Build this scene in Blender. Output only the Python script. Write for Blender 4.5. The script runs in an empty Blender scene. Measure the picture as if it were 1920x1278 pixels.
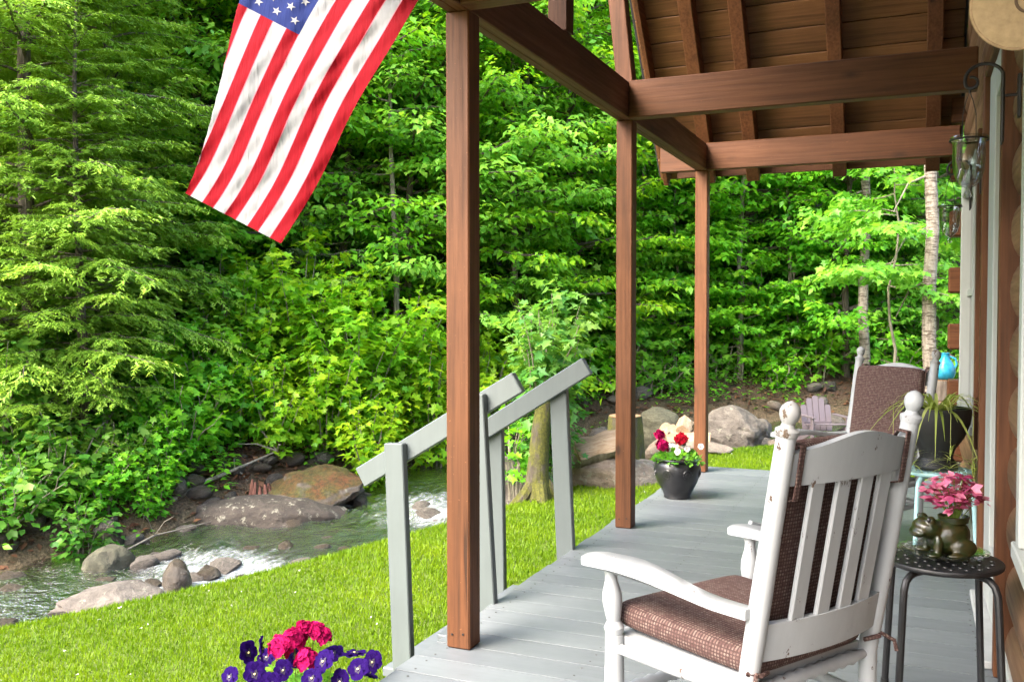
import bpy, math, random
import numpy as np
from mathutils import Vector, Matrix, noise as mnoise

R = math.radians
rng = np.random.default_rng(7)
random.seed(7)
sc = bpy.context.scene
COL = sc.collection

# ------------------------------------------------------------------ camera
F_PX, CAM_H = 1768.0, 1.17
YAW, PITCH = math.atan(761 / 1768.0), math.atan(54 / 1768.0)
cam_d = bpy.data.cameras.new('camera')
cam = bpy.data.objects.new('camera', cam_d); COL.objects.link(cam)
cam_d.sensor_width = 36.0
cam_d.lens = 36.0 * F_PX / 1920.0
cam_d.clip_start, cam_d.clip_end = 0.05, 500
cam.location = (0, 0, CAM_H)
cam.rotation_euler = (R(90) - PITCH, 0, YAW)
sc.camera = cam

# ------------------------------------------------------------------ light
SUN_EL, SUN_AZ = R(46), R(238)      # azimuth of the direction TO the sun, counter-clockwise from +X
world = bpy.data.worlds.new('World'); sc.world = world; world.use_nodes = True
wn = world.node_tree.nodes; wl = world.node_tree.links
sky = wn.new('ShaderNodeTexSky'); sky.sky_type = 'NISHITA'; sky.sun_disc = False
sky.sun_elevation = SUN_EL; sky.sun_rotation = R(90) - SUN_AZ
sky.dust_density = 4.0; sky.air_density = 1.0; sky.ozone_density = 0.6
bg = wn['Background']; bg.inputs[1].default_value = 0.15
wl.new(sky.outputs[0], bg.inputs[0])
sun_d = bpy.data.lights.new('sun', 'SUN'); sun_d.energy = 1.0; sun_d.angle = R(40); sun_d.color = (1, .95, .86)
sun = bpy.data.objects.new('sun', sun_d); COL.objects.link(sun)
sdir = Vector((math.cos(SUN_EL) * math.cos(SUN_AZ), math.cos(SUN_EL) * math.sin(SUN_AZ), math.sin(SUN_EL)))
sun.rotation_euler = sdir.to_track_quat('Z', 'Y').to_euler()
vs = sc.view_settings
vs.view_transform = 'Standard'; vs.look = 'None'; vs.gamma = 1; vs.use_curve_mapping = False
vs.exposure = 2.95
cy = sc.cycles
cy.max_bounces = 7; cy.diffuse_bounces = 4; cy.glossy_bounces = 2; cy.transmission_bounces = 4; cy.transparent_max_bounces = 12
cy.sample_clamp_indirect = 6.0; cy.caustics_reflective = False; cy.caustics_refractive = False
cy.use_denoising = True; cy.adaptive_threshold = .02

# ------------------------------------------------------------------ tagging
def link(o, parent=None):
    COL.objects.link(o)
    if parent is not None: o.parent = parent
    return o
def tag(o, label, cat, group=None):
    o['label'] = label; o['category'] = cat
    if group: o['group'] = group
    return o
def thing(name, label, cat, loc=(0, 0, 0), rz=0, group=None):
    o = bpy.data.objects.new(name, None); o.empty_display_size = .1
    COL.objects.link(o); o.location = loc; o.rotation_euler = (0, 0, rz)
    return tag(o, label, cat, group)
def kind(o, k): o['kind'] = k; return o
def copy_tree(o, loc, rz=0, s=1.0, label=None, parent=None):
    c = o.copy(); COL.objects.link(c); c.parent = parent
    if parent is None:
        c.location = loc; c.rotation_euler = (0, 0, rz); c.scale = (s, s, s)
        if label: c['label'] = label
    for ch in list(o.children): copy_tree(ch, None, parent=c)
    return c

# ------------------------------------------------------------------ picture helpers (placing by distance and direction)
_cb = cam.rotation_euler.to_matrix()
_rt, _up, _fw = _cb.col[0], _cb.col[1], -_cb.col[2]
def at(px, py, d):
    return Vector(cam.location) + (_fw + _rt * ((px - 960) / F_PX) - _up * ((py - 639) / F_PX)) * d
def on_y(px, py, Y):
    r = _fw + _rt * ((px - 960) / F_PX) - _up * ((py - 639) / F_PX)
    return Vector(cam.location) + r * (Y / r.y)

# ------------------------------------------------------------------ mesh helpers
def cbox_geo(c):
    V = []; idx = {}
    for sx in (-1, 1):
        for sy in (-1, 1):
            for sz in (-1, 1):
                for a in range(3):
                    idx[(sx, sy, sz, a)] = len(V)
                    V.append((sx, sy, sz, a))
    Fc = []
    for a in range(3):
        o = [i for i in range(3) if i != a]
        for s in (-1, 1):
            q = []
            for (p, r) in ((-1, -1), (1, -1), (1, 1), (-1, 1)):
                k = [0, 0, 0]; k[a] = s; k[o[0]] = p; k[o[1]] = r
                q.append(idx[(k[0], k[1], k[2], a)])
            Fc.append(q)
    for a in range(3):
        o = [i for i in range(3) if i != a]
        for p in (-1, 1):
            for r in (-1, 1):
                k = [0, 0, 0]; k[o[0]] = p; k[o[1]] = r
                k0 = list(k); k0[a] = -1; k1 = list(k); k1[a] = 1
                Fc.append([idx[(*k0, o[0])], idx[(*k1, o[0])], idx[(*k1, o[1])], idx[(*k0, o[1])]])
    for sx in (-1, 1):
        for sy in (-1, 1):
            for sz in (-1, 1):
                Fc.append([idx[(sx, sy, sz, a)] for a in range(3)])
    return V, Fc
_CBV, _CBF = cbox_geo(0)

class MB:
    def __init__(s): s.v = []; s.f = []
    def add(s, V, Fc):
        n = len(s.v); s.v += [tuple(p) for p in V]; s.f += [[i + n for i in q] for q in Fc]; return s
    def box(s, size, M=None, c=.004):
        h = [x / 2 for x in size]; c = min(c, min(h) * .45)
        P = []
        for sx, sy, sz, a in _CBV:
            k = [sx * (h[0] - c), sy * (h[1] - c), sz * (h[2] - c)]
            k[a] = (sx, sy, sz)[a] * h[a]; P.append(Vector(k))
        Fc = []
        for q in _CBF:
            n = (P[q[1]] - P[q[0]]).cross(P[q[2]] - P[q[0]])
            ctr = sum((P[i] for i in q), Vector()) / len(q)
            Fc.append(q if n.dot(ctr) > 0 else q[::-1])
        if M is not None: P = [M @ p for p in P]
        return s.add(P, Fc)
    def boxat(s, x0, x1, y0, y1, z0, z1, c=.004):
        return s.box((x1 - x0, y1 - y0, z1 - z0), Matrix.Translation(((x0 + x1) / 2, (y0 + y1) / 2, (z0 + z1) / 2)), c)
    def bar(s, a, b, w, h, up=(0, 0, 1), c=.004):
        """a box from a to b; h along up, w across"""
        a, b = Vector(a), Vector(b); x = (b - a); L = x.length; x.normalize()
        y = Vector(up).cross(x).normalized(); z = x.cross(y)
        M = Matrix.Translation((a + b) / 2) @ Matrix((x, y, z)).transposed().to_4x4()
        return s.box((L, w, h), M, c)
    def tube(s, pts, rad, n=8, cap=True):
        pts = [Vector(p) for p in pts]; m = len(pts)
        if not hasattr(rad, '__len__'): rad = [rad] * m
        V = []; Fc = []; prev = None
        for i, p in enumerate(pts):
            t = (pts[min(i + 1, m - 1)] - pts[max(i - 1, 0)]).normalized()
            if prev is None:
                u = t.orthogonal().normalized()
            else:
                u = (prev - t * prev.dot(t)).normalized()
            prev = u; w = t.cross(u)
            for k in range(n):
                a = 2 * math.pi * k / n
                V.append(p + (u * math.cos(a) + w * math.sin(a)) * rad[i])
        for i in range(m - 1):
            for k in range(n):
                k2 = (k + 1) % n
                Fc.append([i * n + k, i * n + k2, (i + 1) * n + k2, (i + 1) * n + k])
        if cap:
            Fc.append([k for k in range(n)][::-1]); Fc.append([(m - 1) * n + k for k in range(n)])
        return s.add(V, Fc)
    def lathe(s, prof, n=24, M=None, cap=True):
        V = []; Fc = []; m = len(prof)
        for r, z in prof:
            for k in range(n):
                a = 2 * math.pi * k / n; V.append(Vector((r * math.cos(a), r * math.sin(a), z)))
        for i in range(m - 1):
            for k in range(n):
                k2 = (k + 1) % n
                Fc.append([i * n + k, i * n + k2, (i + 1) * n + k2, (i + 1) * n + k])
        if cap:
            if prof[0][0] > 1e-4: Fc.append([k for k in range(n)][::-1])
            if prof[-1][0] > 1e-4: Fc.append([(m - 1) * n + k for k in range(n)])
        if M is not None: V = [M @ p for p in V]
        return s.add(V, Fc)
    def turned(s, a, b, prof, n=14):
        """lathe from a to b; prof = (t, radius)"""
        a, b = Vector(a), Vector(b); z = b - a; L = z.length
        M = Matrix.Translation(a) @ z.to_track_quat('Z', 'Y').to_matrix().to_4x4()
        return s.lathe([(r, t * L) for t, r in prof], n, M)
    def prism(s, outline, t, M=None):
        n = len(outline)
        V = [Vector((x, y, -t / 2)) for x, y in outline] + [Vector((x, y, t / 2)) for x, y in outline]
        Fc = [list(range(n))[::-1], [n + i for i in range(n)]]
        Fc += [[i, (i + 1) % n, n + (i + 1) % n, n + i] for i in range(n)]
        if M is not None: V = [M @ p for p in V]
        return s.add(V, Fc)
    def ell(s, c, r, M=None, nu=18, nv=10):
        V = []; Fc = []
        for j in range(nv + 1):
            ph = math.pi * j / nv
            for i in range(nu):
                a = 2 * math.pi * i / nu
                p = Vector((r[0] * math.sin(ph) * math.cos(a), r[1] * math.sin(ph) * math.sin(a), -r[2] * math.cos(ph)))
                if M is not None: p = M @ p
                V.append(p + Vector(c))
        for j in range(nv):
            for i in range(nu):
                i2 = (i + 1) % nu
                Fc.append([j * nu + i, j * nu + i2, (j + 1) * nu + i2, (j + 1) * nu + i])
        return s.add(V, Fc)
    def mesh(s, name, mat, smooth=35):
        me = bpy.data.meshes.new(name); me.from_pydata(s.v, [], s.f)
        if mat is not None: me.materials.append(mat)
        if smooth:
            me.shade_smooth(); me.set_sharp_from_angle(angle=R(smooth))
        return me
    def build(s, name, mat, parent=None, smooth=35):
        return link(bpy.data.objects.new(name, s.mesh(name, mat, smooth)), parent)

def np_mesh(name, V, loops, k, mat, face_attr=None, smooth=False, point_attr=None):
    """V (n,3), loops flat int array of faces all with k corners"""
    me = bpy.data.meshes.new(name)
    V = np.ascontiguousarray(V, dtype=np.float32); loops = np.ascontiguousarray(loops, dtype=np.int32)
    nf = len(loops) // k
    me.vertices.add(len(V)); me.vertices.foreach_set('co', V.ravel())
    me.loops.add(len(loops)); me.loops.foreach_set('vertex_index', loops)
    me.polygons.add(nf); me.polygons.foreach_set('loop_start', np.arange(nf, dtype=np.int32) * k)
    if smooth: me.polygons.foreach_set('use_smooth', np.ones(nf, dtype=bool))
    if face_attr is not None:
        for nm, a in face_attr.items():
            at_ = me.attributes.new(nm, 'FLOAT', 'FACE'); at_.data.foreach_set('value', np.ascontiguousarray(a, dtype=np.float32))
    if point_attr is not None:
        for nm, a in point_attr.items():
            at_ = me.attributes.new(nm, 'FLOAT', 'POINT'); at_.data.foreach_set('value', np.ascontiguousarray(a, dtype=np.float32))
    me.materials.append(mat); me.update(calc_edges=True); me.validate()
    return me

# ------------------------------------------------------------------ material helpers
class NT:
    def __init__(s, name):
        s.m = bpy.data.materials.new(name); s.m.use_nodes = True; s.t = s.m.node_tree
        s.b = s.t.nodes['Principled BSDF']; s.out = s.t.nodes['Material Output']
    def n(s, ty, **kw):
        nd = s.t.nodes.new(ty)
        for k, v in kw.items(): setattr(nd, k, v)
        return nd
    def l(s, a, b): s.t.links.new(a, b)
    def coord(s, scale=(1, 1, 1), kind_='Object'):
        tc = s.n('ShaderNodeTexCoord'); mp = s.n('ShaderNodeMapping'); mp.inputs['Scale'].default_value = scale
        s.l(tc.outputs[kind_], mp.inputs['Vector']); return mp.outputs[0]
    def noise(s, vec, scale, detail=4, rough=.55):
        nd = s.n('ShaderNodeTexNoise'); nd.inputs['Scale'].default_value = scale; nd.inputs['Detail'].default_value = detail
        nd.inputs['Roughness'].default_value = rough
        s.l(vec, nd.inputs['Vector']); return nd.outputs['Fac']
    def ramp(s, fac, stops, interp='LINEAR'):
        nd = s.n('ShaderNodeValToRGB'); nd.color_ramp.interpolation = interp
        e = nd.color_ramp.elements
        while len(e) < len(stops): e.new(.5)
        for el, (p, c) in zip(e, stops):
            el.position = p; el.color = (*c, 1) if hasattr(c, '__len__') else (c, c, c, 1)
        s.l(fac, nd.inputs[0]); return nd.outputs[0]
    def mix(s, fac, a, b, blend='MIX'):
        nd = s.n('ShaderNodeMix'); nd.data_type = 'RGBA'; nd.blend_type = blend
        for sock, val in ((nd.inputs['Factor'], fac), (nd.inputs[6], a), (nd.inputs[7], b)):
            if hasattr(val, 'is_linked'): s.l(val, sock)
            elif hasattr(val, '__len__'): sock.default_value = (*val, 1)
            else: sock.default_value = val
        return nd.outputs[2]
    def math(s, op, a, b=None, clamp=False):
        nd = s.n('ShaderNodeMath'); nd.operation = op; nd.use_clamp = clamp
        for i, val in enumerate((a, b)):
            if val is None: continue
            if hasattr(val, 'is_linked'): s.l(val, nd.inputs[i])
            else: nd.inputs[i].default_value = val
        return nd.outputs[0]
    def bump(s, h, strength=.3, dist=.01):
        nd = s.n('ShaderNodeBump'); nd.inputs['Strength'].default_value = strength; nd.inputs['Distance'].default_value = dist
        s.l(h, nd.inputs['Height']); s.l(nd.outputs[0], s.b.inputs['Normal']); return nd
    def set(s, **kw):
        for k, v in kw.items():
            sock = s.b.inputs[k.replace('_', ' ')]
            if hasattr(v, 'is_linked'): s.l(v, sock)
            else: sock.default_value = (*v, 1) if hasattr(v, '__len__') else v
        return s.m

def wood_mat(name, dark, mid, light, axis, rough=.5, knots=True):
    t = NT(name); ax = 'XYZ'.index(axis); sv = [26, 26, 26]; sv[ax] = .9
    n1 = t.noise(t.coord(sv), 2.4, 7, .62)                       # fine grain
    sw = [5, 5, 5]; sw[ax] = .35; n0 = t.noise(t.coord(sw), 1.5, 4, .55)   # broad stain bands
    g = t.math('ADD', t.math('MULTIPLY', n1, .6), t.math('MULTIPLY', n0, .4))
    col = t.ramp(g, [(.34, dark), (.5, mid), (.68, light)])
    n2 = t.noise(t.coord((1, 1, 1)), 1.9, 4, .6)                 # uneven stain
    col = t.mix(1.0, col, t.ramp(n2, [(.3, (.80, .78, .76)), (.7, (1.16, 1.16, 1.18))]), 'MULTIPLY')
    sc_ = [60, 60, 60]; sc_[ax] = 1.3; nc = t.noise(t.coord(sc_), 1.0, 3, .5)   # drying checks
    col = t.mix(t.ramp(nc, [(.69, 0.0), (.73, .7)]), col, tuple(c * .3 for c in dark))
    if knots:
        sk = [1, 1, 1]; sk[ax] = .5
        vo = t.n('ShaderNodeTexVoronoi'); vo.inputs['Scale'].default_value = 5.0; t.l(t.coord(sk), vo.inputs['Vector'])
        kf = t.ramp(vo.outputs['Distance'], [(.0, .9), (.05, .75), (.085, .35), (.17, 0)])
        col = t.mix(kf, col, tuple(c * .35 for c in dark))
    ns = t.noise(t.coord((1, 1, 1)), 120, 2)                     # specks and dust
    col = t.mix(t.ramp(ns, [(.72, 0.0), (.78, .45)]), col, tuple(min(1, c * 2.6 + .02) for c in light))
    oi = t.n('ShaderNodeObjectInfo')
    col = t.mix(1.0, col, t.ramp(oi.outputs['Random'], [(0, (.84, .82, .80)), (1, (1.12, 1.1, 1.08))]), 'MULTIPLY')
    t.bump(t.math('SUBTRACT', n1, t.math('MULTIPLY', t.ramp(nc, [(.69, 0.0), (.73, 1.0)]), .8)), .35, .004); t.b.inputs['Specular IOR Level'].default_value = .3
    return t.set(Base_Color=col, Roughness=t.ramp(n1, [(.3, rough + .12), (.8, rough - .05)]))

STAIN = [wood_mat('brown_stain_' + a, (.050, .0195, .007), (.104, .039, .0135), (.150, .060, .024), a, .55) for a in 'XYZ']
ROOFW = wood_mat('roof_board_stain', (.085, .038, .014), (.165, .075, .028), (.22, .105, .043), 'X', .55)
LOGW = wood_mat('log_siding_stain', (.085, .045, .023), (.155, .088, .046), (.21, .125, .07), 'Y', .5)

def deck_paint():
    t = NT('grey_deck_paint'); v = t.coord((.8, 9, 9)); n1 = t.noise(v, 3, 6, .65)
    n2 = t.noise(t.coord((1, 1, 1)), 1.6, 5, .6)
    oi = t.n('ShaderNodeObjectInfo')
    col = t.ramp(n1, [(.3, (.128, .144, .154)), (.7, (.163, .181, .191))])
    col = t.mix(t.ramp(n2, [(.42, 0.0), (.75, .5)]), col, (.096, .108, .114))
    n3 = t.noise(t.coord((.5, 3, 1)), 14, 8, .74)
    col = t.mix(t.ramp(n3, [(.58, 0.0), (.70, .55)]), col, (.075, .078, .075))
    n4 = t.noise(t.coord((.4, 4, 1)), 9, 8, .74); col = t.mix(t.ramp(n4, [(.62, 0.0), (.72, .5)]), col, (.22, .24, .245))
    col = t.mix(1.0, col, t.ramp(oi.outputs['Random'], [(0, (.88, .88, .89)), (1, (1.07, 1.07, 1.06))]), 'MULTIPLY')
    t.bump(n1, .22, .004)
    return t.set(Base_Color=col, Roughness=t.ramp(n2, [(.3, .36), (.7, .58)]))
DECK = deck_paint()

def paint(name, base, chip, chips=.0, rough=.45, grain='Z'):
    t = NT(name); sv = [10, 10, 10]; sv['XYZ'.index(grain)] = 1.2
    n1 = t.noise(t.coord(sv), 3, 5, .6)
    col = t.ramp(n1, [(.25, tuple(c * .88 for c in base)), (.7, base)])
    n0 = t.noise(t.coord((1, 1, 1)), 5, 5, .65)
    col = t.mix(t.ramp(n0, [(.45, 0.0), (.8, .3)]), col, tuple(c * .72 for c in base))
    if chips:
        nc = t.noise(t.coord((1, 1, .6)), 26, 8, .72)
        mk = t.ramp(nc, [(.66 - chips, 0.0), (.675 - chips, 1.0)])
        col = t.mix(mk, col, t.mix(t.noise(t.coord((1, 1, 1)), 60), chip, tuple(c * 2.2 for c in chip)))
        t.bump(t.math('MULTIPLY_ADD', mk, -1.0), .5, .002)
    else:
        t.bump(n1, .15, .003)
    return t.set(Base_Color=col, Roughness=rough)
RAILP = paint('grey_green_rail_paint', (.112, .132, .132), (.1, .08, .07), .0, .45)
WHITEP = paint('chipped_white_paint', (.37, .385, .395), (.05, .03, .02), .02, .5)
WORNP = paint('badly_worn_white_paint', (.32, .32, .315), (.06, .04, .025), .13, .6)
TRIMW = paint('white_trim_paint', (.42, .44, .41), (.2, .2, .18), .0, .5)
LILAC = paint('lilac_paint', (.11, .088, .10), (.1, .08, .08), .0, .5)

def plain(name, col, rough=.5, metal=0.0, var=.12, scale=8, spec=.5, bump=.0):
    t = NT(name); n = t.noise(t.coord((1, 1, 1)), scale, 5, .6)
    c = t.ramp(n, [(.3, tuple(x * (1 - var) for x in col)), (.7, tuple(x * (1 + var) for x in col))])
    if bump: t.bump(n, bump, .004)
    t.b.inputs['Specular IOR Level'].default_value = spec
    return t.set(Base_Color=c, Roughness=rough, Metallic=metal)
BLACKM = plain('black_steel', (.012, .012, .013), .42, 0, .3, 30)
TURQ = plain('pale_turquoise_steel', (.36, .60, .62), .35, 0, .08, 12)
BLACKP = plain('black_glazed_pot', (.014, .014, .016), .28, 0, .4, 20, .6)
BLACKU = plain('matte_black_pot', (.012, .012, .012), .55, 0, .3, 14)
SOIL = plain('potting_soil', (.03, .02, .013), .95, 0, .5, 60, .2, .8)
IRON = plain('wrought_iron', (.012, .011, .011), .5, 0, .3, 50, .4, .3)
BLUEG = plain('turquoise_blue_glaze', (.035, .33, .52), .22, 0, .35, 22)
TANW = plain('tan_woven_board', (.36, .25, .135), .75, 0, .16, 70, .2, .5)
TANRIM = plain('tan_rim_cord', (.33, .22, .12), .7, 0, .25, 60, .2, .5)

def glass(name, tint=(1, 1, 1), rough=.02):
    t = NT(name); t.set(Base_Color=tint, Roughness=rough); t.b.inputs['Transmission Weight'].default_value = 1; t.b.inputs['IOR'].default_value = 1.45
    return t.m
def thin_glass(name, tint=(.93, .95, .94), blend=.28, gain=.6):
    t = NT(name); tr = t.n('ShaderNodeBsdfTransparent'); tr.inputs[0].default_value = (*tint, 1)
    gl = t.n('ShaderNodeBsdfGlossy'); gl.inputs['Roughness'].default_value = .03
    lw = t.n('ShaderNodeLayerWeight'); lw.inputs[0].default_value = blend
    mx = t.n('ShaderNodeMixShader'); t.l(t.math('MULTIPLY', lw.outputs['Facing'], gain, True), mx.inputs[0])
    t.l(tr.outputs[0], mx.inputs[1]); t.l(gl.outputs[0], mx.inputs[2]); t.l(mx.outputs[0], t.out.inputs[0])
    return t.m
GLASS = thin_glass('clear_glass'); BELLG = thin_glass('bell_glass', (.86, .89, .88), .42, .9)
def pane_mat():
    t = NT('window_glass'); t.b.inputs['Specular IOR Level'].default_value = .8
    return t.set(Base_Color=(.02, .025, .025), Roughness=.05)
PANE = pane_mat()

def cushion_mat():
    t = NT('woven_cushion_fabric')
    tc = t.n('ShaderNodeTexCoord'); sp = t.n('ShaderNodeSeparateXYZ'); t.l(tc.outputs['Object'], sp.inputs[0])
    k = math.pi / .0085
    def wv(s, kk, ph=0.0):
        return t.math('SINE', t.math('MULTIPLY_ADD', s, kk) if ph == 0 else t.math('ADD', t.math('MULTIPLY', s, kk), ph))
    ns_ = t.n('ShaderNodeSeparateXYZ'); t.l(tc.outputs['Normal'], ns_.inputs[0])
    sx_ = t.math('GREATER_THAN', t.math('ABSOLUTE', ns_.outputs[0]), .62); sz_ = t.math('GREATER_THAN', t.math('ABSOLUTE', ns_.outputs[2]), .5)
    def pick(f, p, q): return t.math('ADD', t.math('MULTIPLY', f, p), t.math('MULTIPLY', t.math('SUBTRACT', 1.0, f), q))
    c1 = pick(sx_, sp.outputs[1], sp.outputs[0]); yz = pick(sz_, sp.outputs[1], sp.outputs[2])
    a = t.math('SINE', t.math('MULTIPLY', c1, k)); b = t.math('SINE', t.math('MULTIPLY', yz, k))
    ab = t.math('MULTIPLY', a, b)
    base = t.ramp(t.math('MULTIPLY_ADD', ab, .5), [(.0, (.016, .0065, .006)), (1.0, (.03, .012, .011))])
    lightm = t.ramp(t.math('ABSOLUTE', ab), [(.36, 0.0), (.62, 1.0)])
    dn = t.noise(t.coord((1, 1, 1)), 75, 2)
    dotc = t.ramp(dn, [(.36, (.055, .026, .024)), (.5, (.125, .078, .068)), (.62, (.20, .16, .135))])
    col = t.mix(lightm, base, dotc)
    n = t.noise(t.coord((1, 1, 1)), 160, 2); col = t.mix(.35, col, t.mix(n, (.02, .01, .01), (.24, .15, .13)))
    t.bump(t.math('ABSOLUTE', ab), .3, .002)
    t.b.inputs['Specular IOR Level'].default_value = .2
    return t.set(Base_Color=col, Roughness=.85)
CUSH = cushion_mat()

def leaf_mat(name, stops, trans=.5, rough=.42, nscale=.9, spec=.35):
    """stops: four colours dark -> light"""
    t = NT(name)
    a = t.n('ShaderNodeAttribute'); a.attribute_name = 'rnd'
    oi = t.n('ShaderNodeObjectInfo')
    n = t.noise(t.coord((1, 1, 1)), nscale, 3, .5)
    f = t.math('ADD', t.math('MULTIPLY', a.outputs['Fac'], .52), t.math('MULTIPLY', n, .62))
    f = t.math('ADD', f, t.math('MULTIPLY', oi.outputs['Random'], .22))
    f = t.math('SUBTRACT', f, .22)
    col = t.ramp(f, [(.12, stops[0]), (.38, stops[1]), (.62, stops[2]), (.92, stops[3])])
    t.set(Base_Color=col, Roughness=rough); t.b.inputs['Specular IOR Level'].default_value = spec
    tl = t.n('ShaderNodeBsdfTranslucent'); t.l(t.mix(.5, col, t.mix(1.0, col, (1.7, 1.5, .35), 'MULTIPLY')), tl.inputs[0])
    mx = t.n('ShaderNodeMixShader'); mx.inputs[0].default_value = trans
    t.l(t.b.outputs[0], mx.inputs[1]); t.l(tl.outputs[0], mx.inputs[2]); t.l(mx.outputs[0], t.out.inputs[0])
    return t.m
L_DEEP = leaf_mat('deep_green_leaves', [(0.0599, 0.255, 0.0227), (0.0983, 0.3481, 0.0209), (0.1707, 0.4473, 0.0221), (0.3011, 0.5022, 0.0259)])
L_MID = leaf_mat('mid_green_leaves', [(0.1041, 0.3204, 0.038), (0.152, 0.3949, 0.0406), (0.2385, 0.4784, 0.0489), (0.3594, 0.5311, 0.0597)])
L_YEL = leaf_mat('yellow_green_leaves', [(0.0963, 0.315, 0.0175), (0.1725, 0.414, 0.0161), (0.285, 0.475, 0.0171), (0.36, 0.48, 0.02)])
L_PALE = leaf_mat('young_maple_leaves', [(0.052, 0.2009, 0.0378), (0.0854, 0.2562, 0.0466), (0.1667, 0.3334, 0.0577), (0.2916, 0.3888, 0.0648)])
L_HEM = leaf_mat('hemlock_needles', [(0.1488, 0.315, 0.0385), (0.1955, 0.3565, 0.0345), (0.2565, 0.418, 0.0361), (0.336, 0.464, 0.04)], .25, .5, .8)
L_SPR = leaf_mat('spruce_needles', [(0.024, 0.048, 0.018), (0.051, 0.093, 0.027), (0.09, 0.1425, 0.0375), (0.135, 0.195, 0.045)], .15, .6)
L_BROAD = leaf_mat('bank_shrub_leaves', [(0.0473, 0.1785, 0.027), (0.0776, 0.2444, 0.0278), (0.1425, 0.3149, 0.0366), (0.24, 0.3536, 0.0528)])
GRASSM = leaf_mat('lawn_grass', [(0.0713, 0.1497, 0.0057), (0.1212, 0.221, 0.0057), (0.1782, 0.2781, 0.0071), (0.2567, 0.3351, 0.0143)], .4, .5, .55, .25)
DEADL = leaf_mat('dead_leaves', [(0.04, 0.016, 0.008), (0.08, 0.032, 0.0144), (0.136, 0.06, 0.0272), (0.2, 0.112, 0.056)], .1, .7)
SPIDER = leaf_mat('spider_plant_leaves', [(.16, .24, .04), (.32, .40, .08), (.50, .54, .18), (.68, .66, .34)], .3, .45)
PINKL = leaf_mat('pink_spotted_leaves', [(.20, .02, .07), (.45, .07, .18), (.60, .18, .29), (.70, .38, .44)], .25, .5, 30)
def bark_mat(name, d, m, l, birch=False, moss=None):
    t = NT(name); v = t.coord((6, 6, 1.4)); n1 = t.noise(v, 4, 6, .65)
    col = t.ramp(n1, [(.3, d), (.5, m), (.75, l)])
    if birch:
        n2 = t.noise(t.coord((3, 3, 16)), 2.6, 5, .7)
        col = t.mix(t.ramp(n2, [(.50, 0.0), (.58, 1.0)]), col, (.07, .05, .035))
    if moss:
        n3 = t.noise(t.coord((2, 2, 1)), 4, 4, .6)
        col = t.mix(t.ramp(n3, [(.38, 0.0), (.50, 1.0)]), col, t.mix(t.ramp(t.noise(t.coord((1, 1, 1)), 45, 6, .7), [(.3, 0.0), (.7, 1.0)]), tuple(c * .35 for c in moss), tuple(c * 1.8 for c in moss)))
    t.bump(n1, .8, .02)
    return t.set(Base_Color=col, Roughness=.9)
BARK = bark_mat('grey_brown_bark', (.035, .026, .018), (.085, .066, .048), (.16, .135, .105))
BARKP = bark_mat('pale_sapling_bark', (.10, .085, .06), (.19, .165, .12), (.28, .25, .19))
BIRCH = bark_mat('birch_bark', (.11, .085, .06), (.22, .185, .15), (.34, .30, .25), birch=True)
MOSSB = bark_mat('mossy_bark', (.018, .013, .009), (.05, .04, .028), (.10, .085, .065), moss=(.055, .055, .004))
DEADB = bark_mat('dead_branch_bark', (.10, .085, .065), (.19, .17, .13), (.30, .27, .22))

def rock_mat(name, a, b, c, lichen=.0, moss=None, wet=False):
    t = NT(name); n1 = t.noise(t.coord((1, 1, 2.2)), 3.6, 10, .70)
    col = t.ramp(n1, [(.28, a), (.5, b), (.72, c)])
    n2 = t.noise(t.coord((1, 1, 1)), 16, 6, .7)
    col = t.mix(t.ramp(n2, [(.3, .55), (.55, 0.0)]), col, tuple(x * .45 for x in a))
    if lichen:
        vo = t.noise(t.coord((1, 1, 1)), 11, 7, .75)
        col = t.mix(t.ramp(vo, [(.62 - lichen, 0.0), (.66 - lichen, .85)]), col, (.22, .21, .16))
    if moss:
        g = t.n('ShaderNodeNewGeometry'); sp = t.n('ShaderNodeSeparateXYZ'); t.l(g.outputs['Normal'], sp.inputs[0])
        mk = t.math('ADD', t.math('MULTIPLY', sp.outputs[2], .6), t.math('MULTIPLY', t.noise(t.coord((1, 1, 1)), 5, 5), .7))
        mc = t.mix(t.ramp(t.noise(t.coord((1, 1, 1)), 4.5, 6, .7), [(.35, 0.0), (.65, 1.0)]), moss[0], moss[1]); mc = t.mix(t.ramp(t.noise(t.coord((1, 1, 1)), 30, 5, .7), [(.4, .75), (.6, 0.0)]), mc, tuple(c * .25 for c in moss[0]))
        col = t.mix(t.ramp(mk, [(.62, 0.0), (.76, 1.0)]), col, mc)
    t.bump(t.math('ADD', n1, t.math('MULTIPLY', n2, .5)), .9, .05)
    return t.set(Base_Color=col, Roughness=.3 if wet else .85)
ROCK = rock_mat('grey_brown_stone', (0.051, 0.042, 0.033), (0.12, 0.102, 0.084), (0.198, 0.174, 0.144), .03)
ROCKP = rock_mat('pale_tan_boulder', (.10, .072, .05), (.20, .155, .115), (.30, .245, .19), .06)
ROCKL = rock_mat('ledge_stone', (0.0193, 0.0143, 0.011), (0.0468, 0.0363, 0.0275), (0.0825, 0.066, 0.0523), .05)
ROCKM = rock_mat('mossy_ledge_stone', (0.04, 0.03, 0.0225), (0.095, 0.0775, 0.06), (0.17, 0.145, 0.12), .04, ((.055, .06, .005), (.10, .028, .005)))
ROCKG = rock_mat('green_stained_stone', (0.036, 0.033, 0.021), (0.078, 0.075, 0.045), (0.126, 0.12, 0.078), .0)
ROCKW = rock_mat('wet_stream_stone', (0.026, 0.0195, 0.013), (0.065, 0.0488, 0.0325), (0.117, 0.091, 0.065), .0, None, True)

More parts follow.
